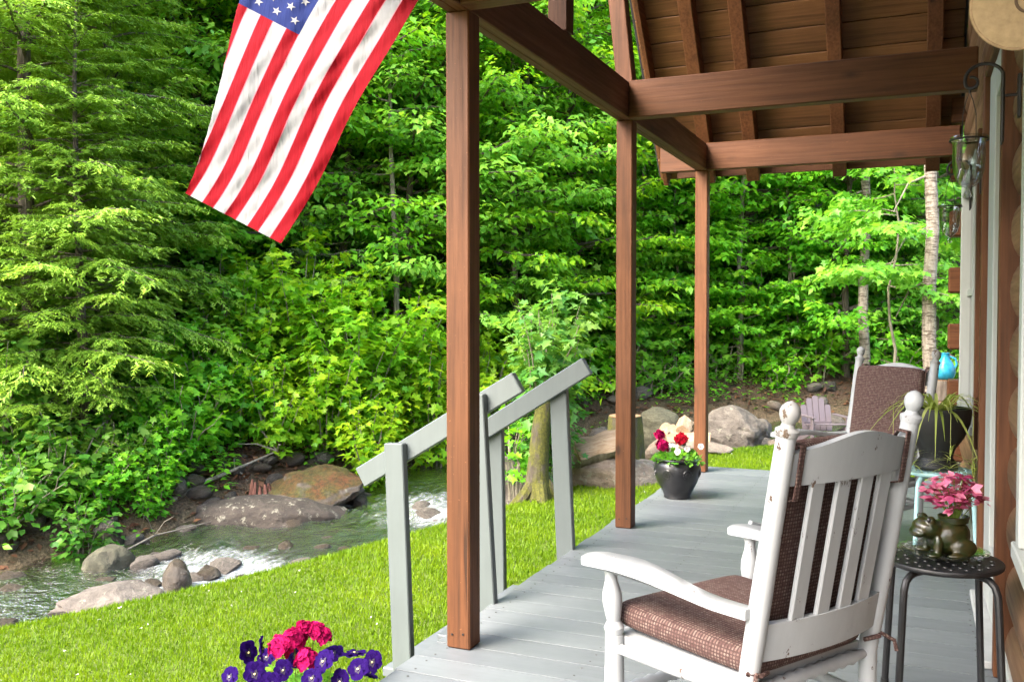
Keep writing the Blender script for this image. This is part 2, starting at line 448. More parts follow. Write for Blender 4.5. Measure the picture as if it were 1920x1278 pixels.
# ------------------------------------------------------------------ terrain
SP = np.array([(-12.5, -3), (-9.3, 0.6), (-7.75, 3), (-6.85, 4.8), (-6.2, 6.2), (-5.6, 7.6), (-5.1, 9), (-4.85, 10.5), (-4.35, 12.3), (-3.2, 14), (-1, 15.8), (3, 17.6), (9, 19.2), (22, 22)], float)
def _densify(P, n=14):
    out = []
    for i in range(len(P) - 1):
        p0 = P[max(i - 1, 0)]; p1 = P[i]; p2 = P[i + 1]; p3 = P[min(i + 2, len(P) - 1)]
        for k in range(n):
            t = k / n
            out.append(.5 * ((2 * p1) + (-p0 + p2) * t + (2 * p0 - 5 * p1 + 4 * p2 - p3) * t * t + (-p0 + 3 * p1 - 3 * p2 + p3) * t ** 3))
    out.append(P[-1]); return np.array(out)
SD = _densify(SP)
ST = np.gradient(SD, axis=0); ST /= np.linalg.norm(ST, axis=1)[:, None]
def level(Y):
    return np.interp(Y, [-5, 5.0, 6.0, 7.3, 8.3, 9.6, 11, 15, 22], [-1.30, -1.22, -1.18, -1.05, -1.02, -.90, -.86, -.74, -.5])
def stream_dist(x, y):
    """signed distance from the stream's centre line (positive = far, forest side) and water level there"""
    x = np.atleast_1d(x).astype(float); y = np.atleast_1d(y).astype(float)
    D = np.full(x.shape, 1e9); idx = np.zeros(x.shape, int)
    for i, p in enumerate(SD):
        d = np.hypot(x - p[0], y - p[1]); m = d < D; D[m] = d[m]; idx[m] = i
    side = np.sign(ST[idx, 0] * (y - SD[idx, 1]) - ST[idx, 1] * (x - SD[idx, 0]))
    return D * np.where(side == 0, 1, side), level(SD[idx, 1]), idx
def sm(a, b, x):
    t = np.clip((x - a) / (b - a), 0, 1); return t * t * (3 - 2 * t)
def vnoise(x, y, s, seed=0):
    r = np.random.default_rng(100 + seed); z = np.zeros_like(x)
    for k in range(7):
        a = r.uniform(0, 2 * math.pi); f = s * r.uniform(.6, 1.7); ph = r.uniform(0, 6.28)
        z += np.sin((x * math.cos(a) + y * math.sin(a)) * f + ph + 1.3 * np.sin((x * math.sin(a) - y * math.cos(a)) * f * .7 + ph * 2))
    return z / 7
LAWN = -.60
def height(x, y):
    d, lv, _ = stream_dist(x, y); x = np.atleast_1d(x).astype(float); y = np.atleast_1d(y).astype(float)
    a = np.abs(d)
    bed = lv - .13 + .07 * vnoise(x, y, 5, 1)
    off = .5 * sm(8.8, 4.5, y)
    near = bed + (LAWN - bed) * sm(1.2 + off * .8, 1.95 + off, a) + .025 * vnoise(x, y, 1.1, 2) * sm(1.6, 2.6, a)
    bank = lv + .42
    far = bed + (bank - bed) * sm(1.05, 1.9, a) + .40 * np.maximum(a - 1.7, 0) + .16 * vnoise(x, y, 1.4, 3) * sm(1.6, 3, a)
    return np.where(d > 0, far, near), d
def h1(x, y): return float(height(np.array([x]), np.array([y]))[0][0])

def ground_mat():
    t = NT('ground_soil'); a = t.n('ShaderNodeAttribute'); a.attribute_name = 'lawn'
    b = t.n('ShaderNodeAttribute'); b.attribute_name = 'bed'
    n1 = t.noise(t.coord((1, 1, 1)), 6, 8, .7); n2 = t.noise(t.coord((1, 1, 1)), 38, 4, .7)
    lit = t.ramp(n2, [(.3, (.020, .012, .007)), (.5, (.060, .030, .016)), (.7, (.13, .062, .032))])
    lit = t.mix(t.ramp(n1, [(.45, 0.0), (.65, .6)]), lit, (.035, .045, .012))
    bed = t.ramp(n2, [(.3, (.035, .025, .014)), (.5, (.11, .08, .04)), (.7, (.23, .17, .10))])
    gr = t.ramp(n1, [(.3, (.08, .13, .01)), (.7, (.12, .17, .015))])
    col = t.mix(b.outputs['Fac'], lit, bed); col = t.mix(a.outputs['Fac'], col, gr)
    t.bump(t.math('ADD', n1, n2), .8, .05)
    return t.set(Base_Color=col, Roughness=.95)
def grid_terrain():
    xs = np.concatenate([np.linspace(-75, -14, 40), np.linspace(-13.7, 8, 150), np.linspace(8.5, 70, 40)])
    ys = np.concatenate([np.linspace(-40, -2, 20), np.linspace(-1.8, 22, 160), np.linspace(22.5, 95, 48)])
    X, Y = np.meshgrid(xs, ys); x, y = X.ravel(), Y.ravel()
    z, d = height(x, y)
    nx, ny = len(xs), len(ys)
    i = np.arange(nx * ny).reshape(ny, nx)
    q = np.stack([i[:-1, :-1], i[:-1, 1:], i[1:, 1:], i[1:, :-1]], -1).reshape(-1)
    lawn = sm(1.55, 1.95, -d - .5 * sm(8.8, 4.5, y) + .18 * vnoise(x, y, 3, 5)); bed = sm(1.9, 1.2, np.abs(d))
    me = np_mesh('ground', np.stack([x, y, z], 1), q, 4, ground_mat(), smooth=True, point_attr={'lawn': lawn, 'bed': bed})
    return kind(link(bpy.data.objects.new('ground', me)), 'structure')
grid_terrain()

def water():
    n = len(SD); m = 21; ws = np.linspace(-1.9, 1.5, m)
    nr = np.stack([-ST[:, 1], ST[:, 0]], 1)
    # denser along the stream where it is seen
    T = np.linspace(0, n - 1, 700); c = np.stack([np.interp(T, np.arange(n), SD[:, k]) for k in (0, 1)], 1)
    nn = np.stack([np.interp(T, np.arange(n), nr[:, k]) for k in (0, 1)], 1); nn /= np.linalg.norm(nn, axis=1)[:, None]
    P = c[:, None, :] + nn[:, None, :] * ws[None, :, None]
    x = P[..., 0].ravel(); y = P[..., 1].ravel(); Yc = np.repeat(c[:, 1], m); w = np.tile(ws, len(T))
    rap = 1.1 * np.exp(-((Yc - 6.6) / .85) ** 2) + np.exp(-((Yc - 9.1) / 1.0) ** 2) + .7 * np.exp(-((Yc - 13.8) / 1.0) ** 2) + .5 * np.exp(-((Yc - 15.5) / .8) ** 2)
    z = level(Yc) + (.012 + .06 * rap) * vnoise(x, y, 6, 11) + .035 * rap * vnoise(x, y, 17, 12)
    foam = np.clip(rap * (.95 - .45 * np.abs(w + .45)), 0, 1)
    t = NT('stream_water')
    at_ = t.n('ShaderNodeAttribute'); at_.attribute_name = 'foam'
    v = t.coord((1, 1, 1)); n1 = t.noise(v, 5, 5, .65); n2 = t.noise(v, 17, 4, .6)
    t.b.inputs['Specular IOR Level'].default_value = .5
    tr = t.n('ShaderNodeBsdfTransparent'); tr.inputs[0].default_value = (.62, .50, .32, 1)
    gl = t.n('ShaderNodeBsdfGlossy'); gl.inputs['Roughness'].default_value = .12
    fr = t.n('ShaderNodeFresnel'); fr.inputs[0].default_value = 1.33
    bp = t.n('ShaderNodeBump'); bp.inputs['Strength'].default_value = .9; bp.inputs['Distance'].default_value = .09
    t.l(t.math('ADD', n1, t.math('MULTIPLY', n2, .4)), bp.inputs['Height'])
    t.l(bp.outputs[0], gl.inputs['Normal']); t.l(bp.outputs[0], fr.inputs['Normal'])
    m1 = t.n('ShaderNodeMixShader'); t.l(fr.outputs[0], m1.inputs[0]); t.l(tr.outputs[0], m1.inputs[1]); t.l(gl.outputs[0], m1.inputs[2])
    t.set(Base_Color=t.ramp(t.noise(t.coord((1, .5, 1)), 22, 6, .72), [(.36, (.10, .115, .12)), (.5, (.26, .28, .29)), (.62, (.42, .44, .45))]), Roughness=.6); t.l(bp.outputs[0], t.b.inputs['Normal'])
    mpv = t.coord((1, .45, 1)); n3 = t.noise(mpv, 11, 8, .78)
    mk = t.ramp(t.math('ADD', t.math('MULTIPLY', at_.outputs['Fac'], .5), t.math('MULTIPLY', n3, .9)), [(.72, 0.0), (.98, 1.0)])
    m2 = t.n('ShaderNodeMixShader'); t.l(mk, m2.inputs[0]); t.l(m1.outputs[0], m2.inputs[1]); t.l(t.b.outputs[0], m2.inputs[2]); t.l(m2.outputs[0], t.out.inputs[0])
    i = np.arange(len(T) * m).reshape(len(T), m)
    q = np.stack([i[:-1, :-1], i[:-1, 1:], i[1:, 1:], i[1:, :-1]], -1).reshape(-1)
    me = np_mesh('stream_water', np.stack([x, y, z], 1), q, 4, t.m, smooth=True, point_attr={'foam': foam})
    kind(link(bpy.data.objects.new('stream_water', me)), 'structure')
water()

# ------------------------------------------------------------------ porch deck
XE, XW = -1.55, .27            # outer edge of the deck, face of the cabin wall
def porch_deck():
    root = thing('porch_deck', 'grey painted plank porch floor running along the log cabin', 'deck')
    root['kind'] = 'structure'
    w = .140; r = random.Random(3)
    ms = [MB().box((XW - XE + .02, w - .005, .028), None, .0004).mesh('plank', DECK) for _ in range(1)]
    y = -1.4; i = 0
    while y < 7.04:
        o = link(bpy.data.objects.new('plank', ms[0]), root)
        o.location = ((XE + XW) / 2 + r.uniform(-.006, .006), y + w / 2, -.014 + r.uniform(-.0012, .0012))
        o.rotation_euler = (r.uniform(-.004, .004), 0, r.uniform(-.0007, .0007)); y += w
    MB().boxat(XE + .035, XE + .073, -1.4, 7.03, -.20, -.031).build('rim_board', DECK, root)
    MB().boxat(XE + .075, XW, 6.99, 7.028, -.20, -.031).build('rim_board', DECK, root)
    for yy in (.2, 2.9, 4.9, 6.85):
        MB().boxat(XE + .08, XE + .17, yy, yy + .09, -.75, -.032).build('support_post', STAIN[2], root)
    nh = MB(); yy = -1.4
    while yy < 7.0:
        for xx in (XE + .05, -1.0, -.4, .2):
            for dy in (.035, .105):
                nh.lathe([(.0042, 0), (.0036, .0012), (.0003, .0015)], 6, Matrix.Translation((xx + r.uniform(-.006, .006), yy + dy + r.uniform(-.006, .006), .0006)), False)
        yy += w
    o = nh.build('nail_heads', plain('painted_nail', (.06, .062, .06), .6), root); o['kind'] = 'stuff'
    for xx in (-1.0, -.4, .2):
        MB().boxat(xx, xx + .04, -1.4, 6.985, -.19, -.032).build('joist', STAIN[1], root)
porch_deck()

# ------------------------------------------------------------------ porch roof frame
def porch_roof():
    root = thing('porch_roof', 'brown stained timber porch roof with posts, beams, rafters and board ceiling', 'porch roof')
    pw = .089; PX = -1.455
    for y in (2.95, 4.945, 6.90):
        m = MB().boxat(PX - pw / 2, PX + pw / 2, y - pw / 2, y + pw / 2, .001, 2.195, .005)
        p = m.build('post', STAIN[2], root)
        nl = MB()
        for zz in (.05, .055):
            nl.lathe([(0.0001, 0), (.004, 0), (.004, .002), (.0001, .003)], 8,
                     Matrix.Translation((PX + (-.022 if zz == .05 else .02), y - pw / 2 - .001, zz)) @ Matrix.Rotation(R(90), 4, 'X'))
        nl.build('nail', IRON, p)
    # long beam: two planks side by side, the seam seen from below
    MB().boxat(PX - .042, PX - .004, 1.0, 6.84, 2.197, 2.387, .004).build('beam', STAIN[1], root)
    MB().boxat(PX - .001, PX + .040, 1.0, 6.84, 2.194, 2.384, .004).build('beam', STAIN[1], root)
    for y in (2.95, 4.945):
        MB().boxat(PX + .042, XW - .03, y - .02 - .09, y + .02 - .09 + .04, 2.192, 2.386, .005).build('tie_beam', STAIN[0], root)
    MB().boxat(-1.76, XW - .03, 6.845, 6.905, 2.196, 2.390, .005).build('eave_beam', STAIN[0], root)
    # rafters: pitch 52 degrees, feet past the eave beam
    sl = math.tan(R(52)); y0, z0 = 7.0, 2.40      # underside of the rafters passes here
    def zr(y): return z0 - sl * (y - y0)
    n = Vector((0, math.sin(R(52)), math.cos(R(52))))   # normal of the roof plane
    for x in (-1.80, -1.47, -1.14, -.53, .08):
        a = Vector((x, 7.20, zr(7.20))) + n * .07; b = Vector((x, 4.6, zr(4.6))) + n * .07
        MB().bar(a, b,   .092 if x > -1.7 else .035, .14, n, .004).build('rafter', STAIN[1], root)
    # roof boards above the rafters
    d = Vector((0, math.cos(R(52)), -math.sin(R(52)))); r = random.Random(5)
    top = Vector((0, 4.6, zr(4.6))) + n * .142
    L = (Vector((0, 7.30, zr(7.30))) + n * .142 - top).length; bw = .185; k = 0; s = 0
    me = MB().box((2.12, bw - .006, .02), None, .004).mesh('roof_board', ROOFW)
    while s + bw < L + .02:
        c = top + d * (s + bw / 2) + n * (.012 + r.uniform(-.001, .001)); c.x = -.81
        o = link(bpy.data.objects.new('roof_board', me), root); o.location = c + Vector((r.uniform(-.004, .004), 0, 0))
        o.rotation_euler = (-R(52), 0, 0); s += bw
    # shingle deck closing the boards off from the daylight
    Ls = int((L + .02) / bw) * bw - .02
    cc = top + d * (Ls / 2) + n * .032; cc.x = -.81
    o = MB().box((2.16, Ls, .014), None, .003).build('shingle_layer', plain('dark_shingles', (.035, .033, .032), .9, 0, .3, 30), root)
    o.location = cc; o.rotation_euler = (-R(52), 0, 0)
    fb = Vector((0, 7.30, zr(7.30))) + n * .10
    MB().boxat(-1.72, .24, 7.222, 7.244, 2.20, 2.345, .003).build('fascia', STAIN[0], root)
    # boarded ceiling over the near bay, out of view, added and sized to shade the porch
    me2 = MB().box((1.86, .135, .018), None, .003).mesh('ceiling_board', ROOFW); yy = .65
    while yy < 2.80:
        o = link(bpy.data.objects.new('ceiling_board', me2), root); o.location = (-.64, yy + .07, 2.402); yy += .14
    MB().boxat(-1.75, .30, .62, 2.86, 2.42, 2.44).build('shingle_layer', bpy.data.materials['dark_shingles'], root)
    a_, b_ = Vector((-.81, 2.88, 2.43)), Vector((-.81, 4.60, zr(4.6) + .24)); nn = int((b_ - a_).length / .187); ang = math.atan2(b_.z - a_.z, b_.y - a_.y)  # near roof slope, out of view, added to shade the middle bay
    me3 = MB().box((2.12, .181, .02), None, .003).mesh('roof_board', ROOFW)
    for i in range(nn + 1):
        o = link(bpy.data.objects.new('roof_board', me3), root); o.location = a_ + (b_ - a_) * ((i + .5) / (nn + 1)); o.rotation_euler = (ang, 0, 0)
    o = MB().box((2.16, (b_ - a_).length + .05, .014), None, .003).build('shingle_layer', bpy.data.materials['dark_shingles'], root)
    o.location = (a_ + b_) / 2 + Vector((0, -math.sin(ang), math.cos(ang))) * .022; o.rotation_euler = (ang, 0, 0)
    # struts standing on the long beam
    MB().bar((PX, 4.945, 2.388), (PX - .16, 4.945, 3.9), pw, pw, (0, 1, 0)).build('strut', STAIN[2], root)
    MB().bar((PX, 3.92, 2.388), (PX + .02, 3.92, 3.9), pw, pw, (0, 1, 0)).build('strut', STAIN[2], root)
porch_roof()

# ------------------------------------------------------------------ log cabin wall
def cabin():
    root = thing('log_cabin', 'log cabin wall with round log siding, door and windows beside the porch', 'cabin')
    ch = .19
    YB0, YB1 = -2.0, 7.0
    # openings: near window, door, far window
    opens = [(.9, 2.76, .57, 2.0), (3.42, 4.30, -.02, 2.12), (5.05, 6.55, .62, 1.95)]
    prof = [(math.cos(a), math.sin(a)) for a in np.linspace(-math.pi / 2 * .97, math.pi / 2 * .97, 11)]
    def seg(y0, y1, z, name='log'):
        m = MB(); V = []; n = len(prof)
        for yy in (y0, y1):
            for c, s_ in prof: V.append((XW + .045 - .050 * c, yy, z + ch / 2 + s_ * ch * .498))
        V += [(XW + .14, y0, z), (XW + .14, y0, z + ch), (XW + .14, y1, z), (XW + .14, y1, z + ch)]
        Fc = [[i, i + 1, n + i + 1, n + i] for i in range(n - 1)]
        b = 2 * n; Fc += [list(range(n))[::-1] + [b, b + 1], [n + i for i in range(n)] + [b + 3, b + 2]]
        m.add(V, Fc); return m.build(name, LOGW, root, 40)
    z = -.57
    while z < 4.2:
        zc = z + ch / 2; cuts = sorted([(o[0], o[1]) for o in opens if o[2] < zc < o[3]])
        y = YB0
        for a, b in cuts:
            if a > y: seg(y, a, z)
            y = b
        seg(y, YB1, z); z += ch
    # corner log ends sticking out past the wall
    for i in range(10):
        zz = -.21 + i * .38 - .02
        o = MB().box((.20, .16, .172), Matrix.Translation((XW + .018, 7.09, zz + ch / 2)), .01).build('log_end', STAIN[0], root)
    MB().boxat(XW + .145, 4.2, YB0, YB1, -.6, 4.2).build('wall_core', LOGW, root)
    # board at the foot of the wall
    MB().boxat(XW - .016, XW + .004, -1.4, 3.36, .002, .10).build('baseboard', TRIMW, root)
    MB().boxat(XW - .016, XW + .004, 4.36, 7.0, .002, .10).build('baseboard', TRIMW, root)
    def window(o, xf, frame_mat, outer_mat):
        y0, y1, z0, z1 = o
        w = thing('window', '', 'x'); del w['label']; del w['category']; w.parent = root
        f = MB(); t = .075
        f.boxat(xf, XW + .06, y1 - t, y1, z0, z1); f.boxat(xf, XW + .06, y0, y0 + t, z0, z1)
        f.boxat(xf + .002, XW + .06, y0 + t, y1 - t, z1 - t, z1); f.build('window_frame', frame_mat, w)
        MB().boxat(xf - .008, XW + .06, y0 - .03, y1 + .03, z0 - .045, z0 - .002).build('window_sill', frame_mat, w)
        MB().boxat(xf + .035, xf + .05, y0 + t, y1 - t, (z0 + z1) / 2 - .02, (z0 + z1) / 2 + .02).build('meeting_rail', frame_mat, w)
        MB().boxat(xf + .052, xf + .058, y0 + t, y1 - t, z0, z1 - t).build('window_pane', PANE, w)
        if outer_mat:
            for ya in (y0 - .10, y1 + .031):
                MB().boxat(XW - .022, XW + .05, ya, ya + .069, z0 - .1, z1 + .08).build('window_casing', outer_mat, w)
    window(opens[0], XW - .030, TRIMW, None)
    window(opens[2], XW - .030, TRIMW, STAIN[2])
    # door with brown casings and white storm door
    d = bpy.data.objects.new('door', None); link(d, root)
    y0, y1, z0, z1 = opens[1]
    MB().boxat(XW - .035, XW + .05, y0 - .07, y0, .002, z1 + .07).build('door_casing', STAIN[2], d)
    MB().boxat(XW - .035, XW + .05, y1, y1 + .07, .002, z1 + .07).build('door_casing', STAIN[2], d)
    MB().boxat(XW - .033, XW + .05, y0, y1, z1, z1 + .068).build('door_casing', STAIN[1], d)
    m = MB(); m.boxat(XW - .012, XW + .03, y1 - .30, y1 - .002, .03, z1 - .002); m.boxat(XW - .012, XW + .03, y0 + .002, y0 + .10, .03, z1 - .002)
    m.boxat(XW - .011, XW + .03, y0 + .10, y1 - .30, .03, .28); m.boxat(XW - .011, XW + .03, y0 + .10, y1 - .30, z1 - .14, z1 - .003)
    m.build('storm_door', TRIMW, d)
    MB().boxat(XW + .005, XW + .011, y0 + .10, y1 - .30, .28, z1 - .14).build('door_pane', PANE, d)
    MB().boxat(XW - .06, XW + .03, y0, y1, .002, .028).build('threshold', plain('grey_threshold', (.40, .41, .40), .5), d)
cabin()

# ------------------------------------------------------------------ stair rails and steps
def handrail(y, side, label, z0, sl, x_low, ups):
    root = thing('stair_handrail', label, 'handrail', (0, 0, 0), 0, 'handrails of the porch steps')
    w, t = .089, .040
    def rz(x): return z0 + (x + 1.475) * sl       # centre line of the rail
    yr = y + side * .042
    MB().bar((-1.465, yr, rz(-1.465)), (x_low, yr, rz(x_low)), t, w, (0, 0, 1), .004).build('rail', RAILP, root)
    for xt, x0, zb in ups:                          # x at the top, x at deck level, foot
        zt = rz(xt) + (.052 if side > 0 else -.02)
        sx = (xt - x0) / zt
        MB().bar((x0 + sx * zb, y, zb), (xt, y, zt), t, w, (1, 0, 0), .004).build('upright', RAILP, root)
handrail(3.43, 1, 'nearer grey painted handrail of the porch steps, behind the nearest post', .885, .59, -2.20, ((-1.64, -1.590, -.30), (-2.01, -1.985, -.66)))
handrail(4.37, -1, 'farther grey painted handrail of the porch steps, in front of the young maple', .905, .62, -2.10, ((-1.628, -1.590, -.30), (-1.975, -1.965, -.66)))
def steps():
    root = thing('porch_steps', 'grey painted wooden steps leading from the deck to the lawn', 'steps')
    for i in range(2):
        MB().boxat(XE - .30 - .27 * i, XE - .012 - .27 * i, 3.50, 4.30, -.23 - .18 * i, -.19 - .18 * i).build('tread', DECK, root)
    for y in (3.50, 4.26):
        MB().bar((XE - .01, y + .02, -.30), (XE - .60, y + .02, -.62), .038, .14).build('stringer', DECK, root)
steps()

# ------------------------------------------------------------------ foliage machinery
# a leaf lies along +x from its stalk, z is its upper side
T_SIMPLE = (np.array([(0, 0, 0), (.45, .27, .05), (1, 0, -.12), (.45, -.27, .05), (.5, 0, -.02)]), np.array([[0, 4, 2, 1], [0, 3, 2, 4]]))
T_OVAL = (np.array([(0, 0, 0), (.28, .30, .05), (.68, .24, .03), (1, 0, -.12), (.68, -.24, .03), (.28, -.30, .05), (.5, 0, -.03)]),
          np.array([[0, 6, 2, 1], [6, 3, 2, 2], [0, 5, 4, 6], [6, 4, 3, 3]]))
T_MAPLE = (np.array([(0, 0, 0), (.02, .40, .06), (.30, .24, .02), (.55, .52, .05), (.60, .19, .0), (1, 0, -.12),
                     (.02, -.40, .06), (.30, -.24, .02), (.55, -.52, .05), (.60, -.19, .0)]),
           np.array([[0, 5, 4, 3, 2, 1], [0, 6, 7, 8, 9, 5]]))
T_NEEDLE = (np.array([(0, .14, 0), (0, -.14, 0), (1, -.05, -.1), (1, .05, -.1)]), np.array([[0, 1, 2, 3]]))

class Leaves:
    def __init__(s): s.p = []; s.a = []; s.n = []; s.s = []; s.r = []
    def add(s, P, A, N, S, Rn): s.p.append(P); s.a.append(A); s.n.append(N); s.s.append(S); s.r.append(Rn)
    def count(s): return sum(len(x) for x in s.p)
    def mesh(s, name, tmpl, mat):
        P = np.concatenate(s.p); A = np.concatenate(s.a); N = np.concatenate(s.n); S = np.concatenate(s.s); Rn = np.concatenate(s.r)
        A = A / np.linalg.norm(A, axis=1)[:, None]
        B = np.cross(N, A); B /= np.linalg.norm(B, axis=1)[:, None] + 1e-9
        N = np.cross(A, B)
        tv, tf = tmpl; nv = len(tv)
        V = P[:, None, :] + S[:, None, None] * (tv[None, :, 0:1] * A[:, None, :] + tv[None, :, 1:2] * B[:, None, :] + tv[None, :, 2:3] * N[:, None, :])
        base = np.arange(len(P)) * nv
        tfs = [f for f in tf]
        # drop doubled corners (triangles written as quads)
        k = len(tf[0])
        L = (base[:, None, None] + tf[None]).reshape(-1)
        me = np_mesh(name, V.reshape(-1, 3), L, k, mat, face_attr={'rnd': np.repeat(Rn, len(tf))})
        return me

def unit(v): return v / (np.linalg.norm(v) + 1e-9)
UP = np.array([0., 0, 1])
def leaf_twig(lv, r, p0, dirv, length, size, step, droop, tip_bias=0.0, flat=.35):
    """leaves along both sides of a straight thin twig"""
    n = max(2, int(length / step)); t = (np.arange(n) + r.uniform(.2, .8, n)) / n
    side = np.where(np.arange(n) % 2 == 0, 1., -1.)[:, None]
    perp = unit(np.cross(UP, dirv))
    P = p0 + dirv * (t * length)[:, None] - UP * (droop * (t * length) ** 2)[:, None] + r.normal(0, size * .22, (n, 3))
    A = dirv * .55 + perp * side * r.uniform(.4, 1.1, (n, 1)) - UP * r.uniform(.1, .75, (n, 1)) + r.normal(0, .22, (n, 3))
    N = UP + r.normal(0, flat, (n, 3)) + dirv * .25
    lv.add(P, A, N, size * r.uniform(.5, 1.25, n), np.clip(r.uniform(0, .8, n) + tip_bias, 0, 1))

def broadleaf(seed, H, z0, Rad, nb, leaf, tiers=.62, prof=None, rise=(.05, .5), trunk_r=.09, lean=.03, step=.075, wood=True, mt=L_DEEP, tm=T_SIMPLE, bark=None, droop=.10):
    """returns (wood mesh, leaf mesh): trunk, limbs and flat leafy sprays set in tiers"""
    r = np.random.default_rng(seed); lv = Leaves(); w = MB()
    nseg = 9; tp = [np.array([0, 0, -.3])]
    lx = r.normal(0, lean, 2)
    for i in range(1, nseg + 1):
        z = H * i / nseg
        tp.append(np.array([lx[0] * z + .05 * math.sin(i * 1.3 + seed), lx[1] * z + .05 * math.cos(i * 1.7 + seed), z]))
    tr = [trunk_r * (1.25 if i == 0 else 1) * (1 - .9 * i / nseg) + .006 for i in range(nseg + 1)]
    w.tube(tp, tr, 9)
    tp_a = np.array(tp)
    def trunk_at(z): return np.array([np.interp(z, tp_a[:, 2], tp_a[:, k]) for k in range(3)])
    az = r.uniform(0, 6.28)
    for b in range(nb):
        t = (b + .5) / nb
        z = z0 + (H - z0) * t
        z = (round(z / tiers) * tiers) * .5 + z * .5 + r.normal(0, .09)     # gather into tiers
        z = min(max(z, z0), H * .985)
        az += 2.399 + r.normal(0, .35)
        pf = prof(t) if prof else (min(1, .55 + t * 1.4) * (1 - t ** 2.2) ** .75 + .06)
        L = Rad * pf * r.uniform(.55, 1.15)
        el = rise[0] + (rise[1] - rise[0]) * t + r.normal(0, .09)
        d = np.array([math.cos(az) * math.cos(el), math.sin(az) * math.cos(el), math.sin(el)])
        p = trunk_at(z); pts = [p]; ns = 5
        for k in range(1, ns + 1):
            s = L * k / ns
            pts.append(p + d * s - UP * droop * s * s / max(L, .5) + r.normal(0, .025 * L, 3) * (k < ns))
        rad0 = min(trunk_r * .45, .012 + .012 * L) * (1 - .4 * t)
        w.tube(pts, [rad0 * (1 - .85 * k / ns) + .0025 for k in range(ns + 1)], 5, False)
        pts = np.array(pts)
        ntw = max(5, int(L / .075))
        for j in range(ntw):
            s = .18 + .82 * (j + r.uniform(0, 1)) / ntw
            q = np.array([np.interp(s * ns, np.arange(ns + 1), pts[:, k]) for k in range(3)])
            ld = unit(pts[-1] - pts[0]); sd = 1 if j % 2 else -1
            perp = unit(np.cross(UP, ld)) * sd
            td = unit(ld * r.uniform(.35, .9) + perp * r.uniform(.5, 1.0) + UP * r.normal(.02, .10))
            tl = (.22 + .38 * L * (1 - .55 * s)) * r.uniform(.55, 1.1)
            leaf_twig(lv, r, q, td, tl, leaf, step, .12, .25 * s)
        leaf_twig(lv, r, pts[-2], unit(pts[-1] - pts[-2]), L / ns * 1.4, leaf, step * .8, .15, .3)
    for k in range(3):
        leaf_twig(lv, r, tp_a[-1] - UP * .1 * k, unit(UP + r.normal(0, .5, 3)), .5, leaf, step * .7, 0, .35)
    wm = w.mesh('trunk', bark or BARK); lm = lv.mesh('crown', tm, mt)
    return wm, lm

def conifer(seed, H, z0, Rad, nb, mt, needle=.062, droop=.17, rise=.10, step=.0115, trunk_r=.10, twig_gap=.065, prof=None, bark=None, wdt=1.15, tipb=.38):
    r = np.random.default_rng(seed); lv = Leaves(); w = MB()
    tp = [np.array([.06 * math.sin(i + seed), .06 * math.cos(1.4 * i + seed), -.3 + (H + .3) * i / 8]) for i in range(9)]
    w.tube(tp, [trunk_r * (1 - .95 * i / 8) + .006 for i in range(9)], 9)
    az = 0
    for b in range(nb):
        t = (b + .5) / nb; z = z0 + (H - z0) * t + r.normal(0, .05); az += 2.399 + r.normal(0, .4)
        pf = prof(t) if prof else (1 - t) ** .8 + .05
        L = Rad * pf * r.uniform(.7, 1.12)
        el = rise + .35 * t + r.normal(0, .08)
        d = np.array([math.cos(az) * math.cos(el), math.sin(az) * math.cos(el), math.sin(el)])
        ns = 6; pts = []
        for k in range(ns + 1):
            s = L * k / ns; pts.append(np.array([0, 0, z]) + d * s - UP * droop * s * s / max(L, .6) + r.normal(0, .012 * L, 3))
        w.tube(pts, [.018 * (1 - .9 * k / ns) * (.4 + L / 2.5) + .002 for k in range(ns + 1)], 5, False)
        pts = np.array(pts); ntw = max(4, int(L / twig_gap))
        for j in range(ntw + 1):
            s = .12 + .88 * (j + r.uniform(0, .8)) / (ntw + 1)
            q = np.array([np.interp(s * ns, np.arange(ns + 1), pts[:, k]) for k in range(3)])
            i0 = min(int(s * ns), ns - 1); ld = unit(pts[i0 + 1] - pts[i0]); sd = 1 if j % 2 else -1
            perp = unit(np.cross(UP, ld)) * sd
            td = unit(ld * r.uniform(.5, 1.0) + perp * r.uniform(.5, 1.0) - UP * r.uniform(-.05, .30))
            tl = (.14 + .40 * L * (1 - .72 * s)) * r.uniform(.6, 1.1)
            # the twig carries short side shoots, each a flat comb of needles
            nn = max(3, int(tl / step)); tt = (np.arange(nn) + r.uniform(0, 1, nn)) / nn
            side = np.where(np.arange(nn) % 2 == 0, 1., -1.)[:, None]; pr = unit(np.cross(UP, td))
            P = q + td * (tt * tl)[:, None] - UP * (.35 * (tt * tl) ** 2)[:, None] + r.normal(0, .012, (nn, 3))
            A = td * r.uniform(.5, 1.1, (nn, 1)) + pr * side * r.uniform(.35, .9, (nn, 1)) - UP * r.uniform(0, .45, (nn, 1)) + r.normal(0, .15, (nn, 3))
            N = UP + r.normal(0, .4, (nn, 3))
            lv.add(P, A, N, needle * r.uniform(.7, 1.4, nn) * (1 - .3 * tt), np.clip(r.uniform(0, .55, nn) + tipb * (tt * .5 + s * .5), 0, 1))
    return w.mesh('trunk', bark or BARK), lv.mesh('crown', (T_NEEDLE[0] * np.array([1, wdt, 1]), T_NEEDLE[1]), mt)

def tree_thing(name, meshes, loc, rz, s, label, cat, group, mats=None, parts=('trunk', 'crown')):
    o = thing(name, label, cat, loc, rz, group); o.scale = (s, s, s)
    for nm, me in zip(parts, meshes):
        c = link(bpy.data.objects.new(nm, me), o)
        if mats and nm == 'crown':
            c.material_slots[0].link = 'OBJECT'; c.material_slots[0].material = mats
    return o

def ground_at(px, d, dz=0):
    """world point on the ground along picture column px at distance d"""
    p = at(px, 600, d); return Vector((p.x, p.y, h1(p.x, p.y) + dz))

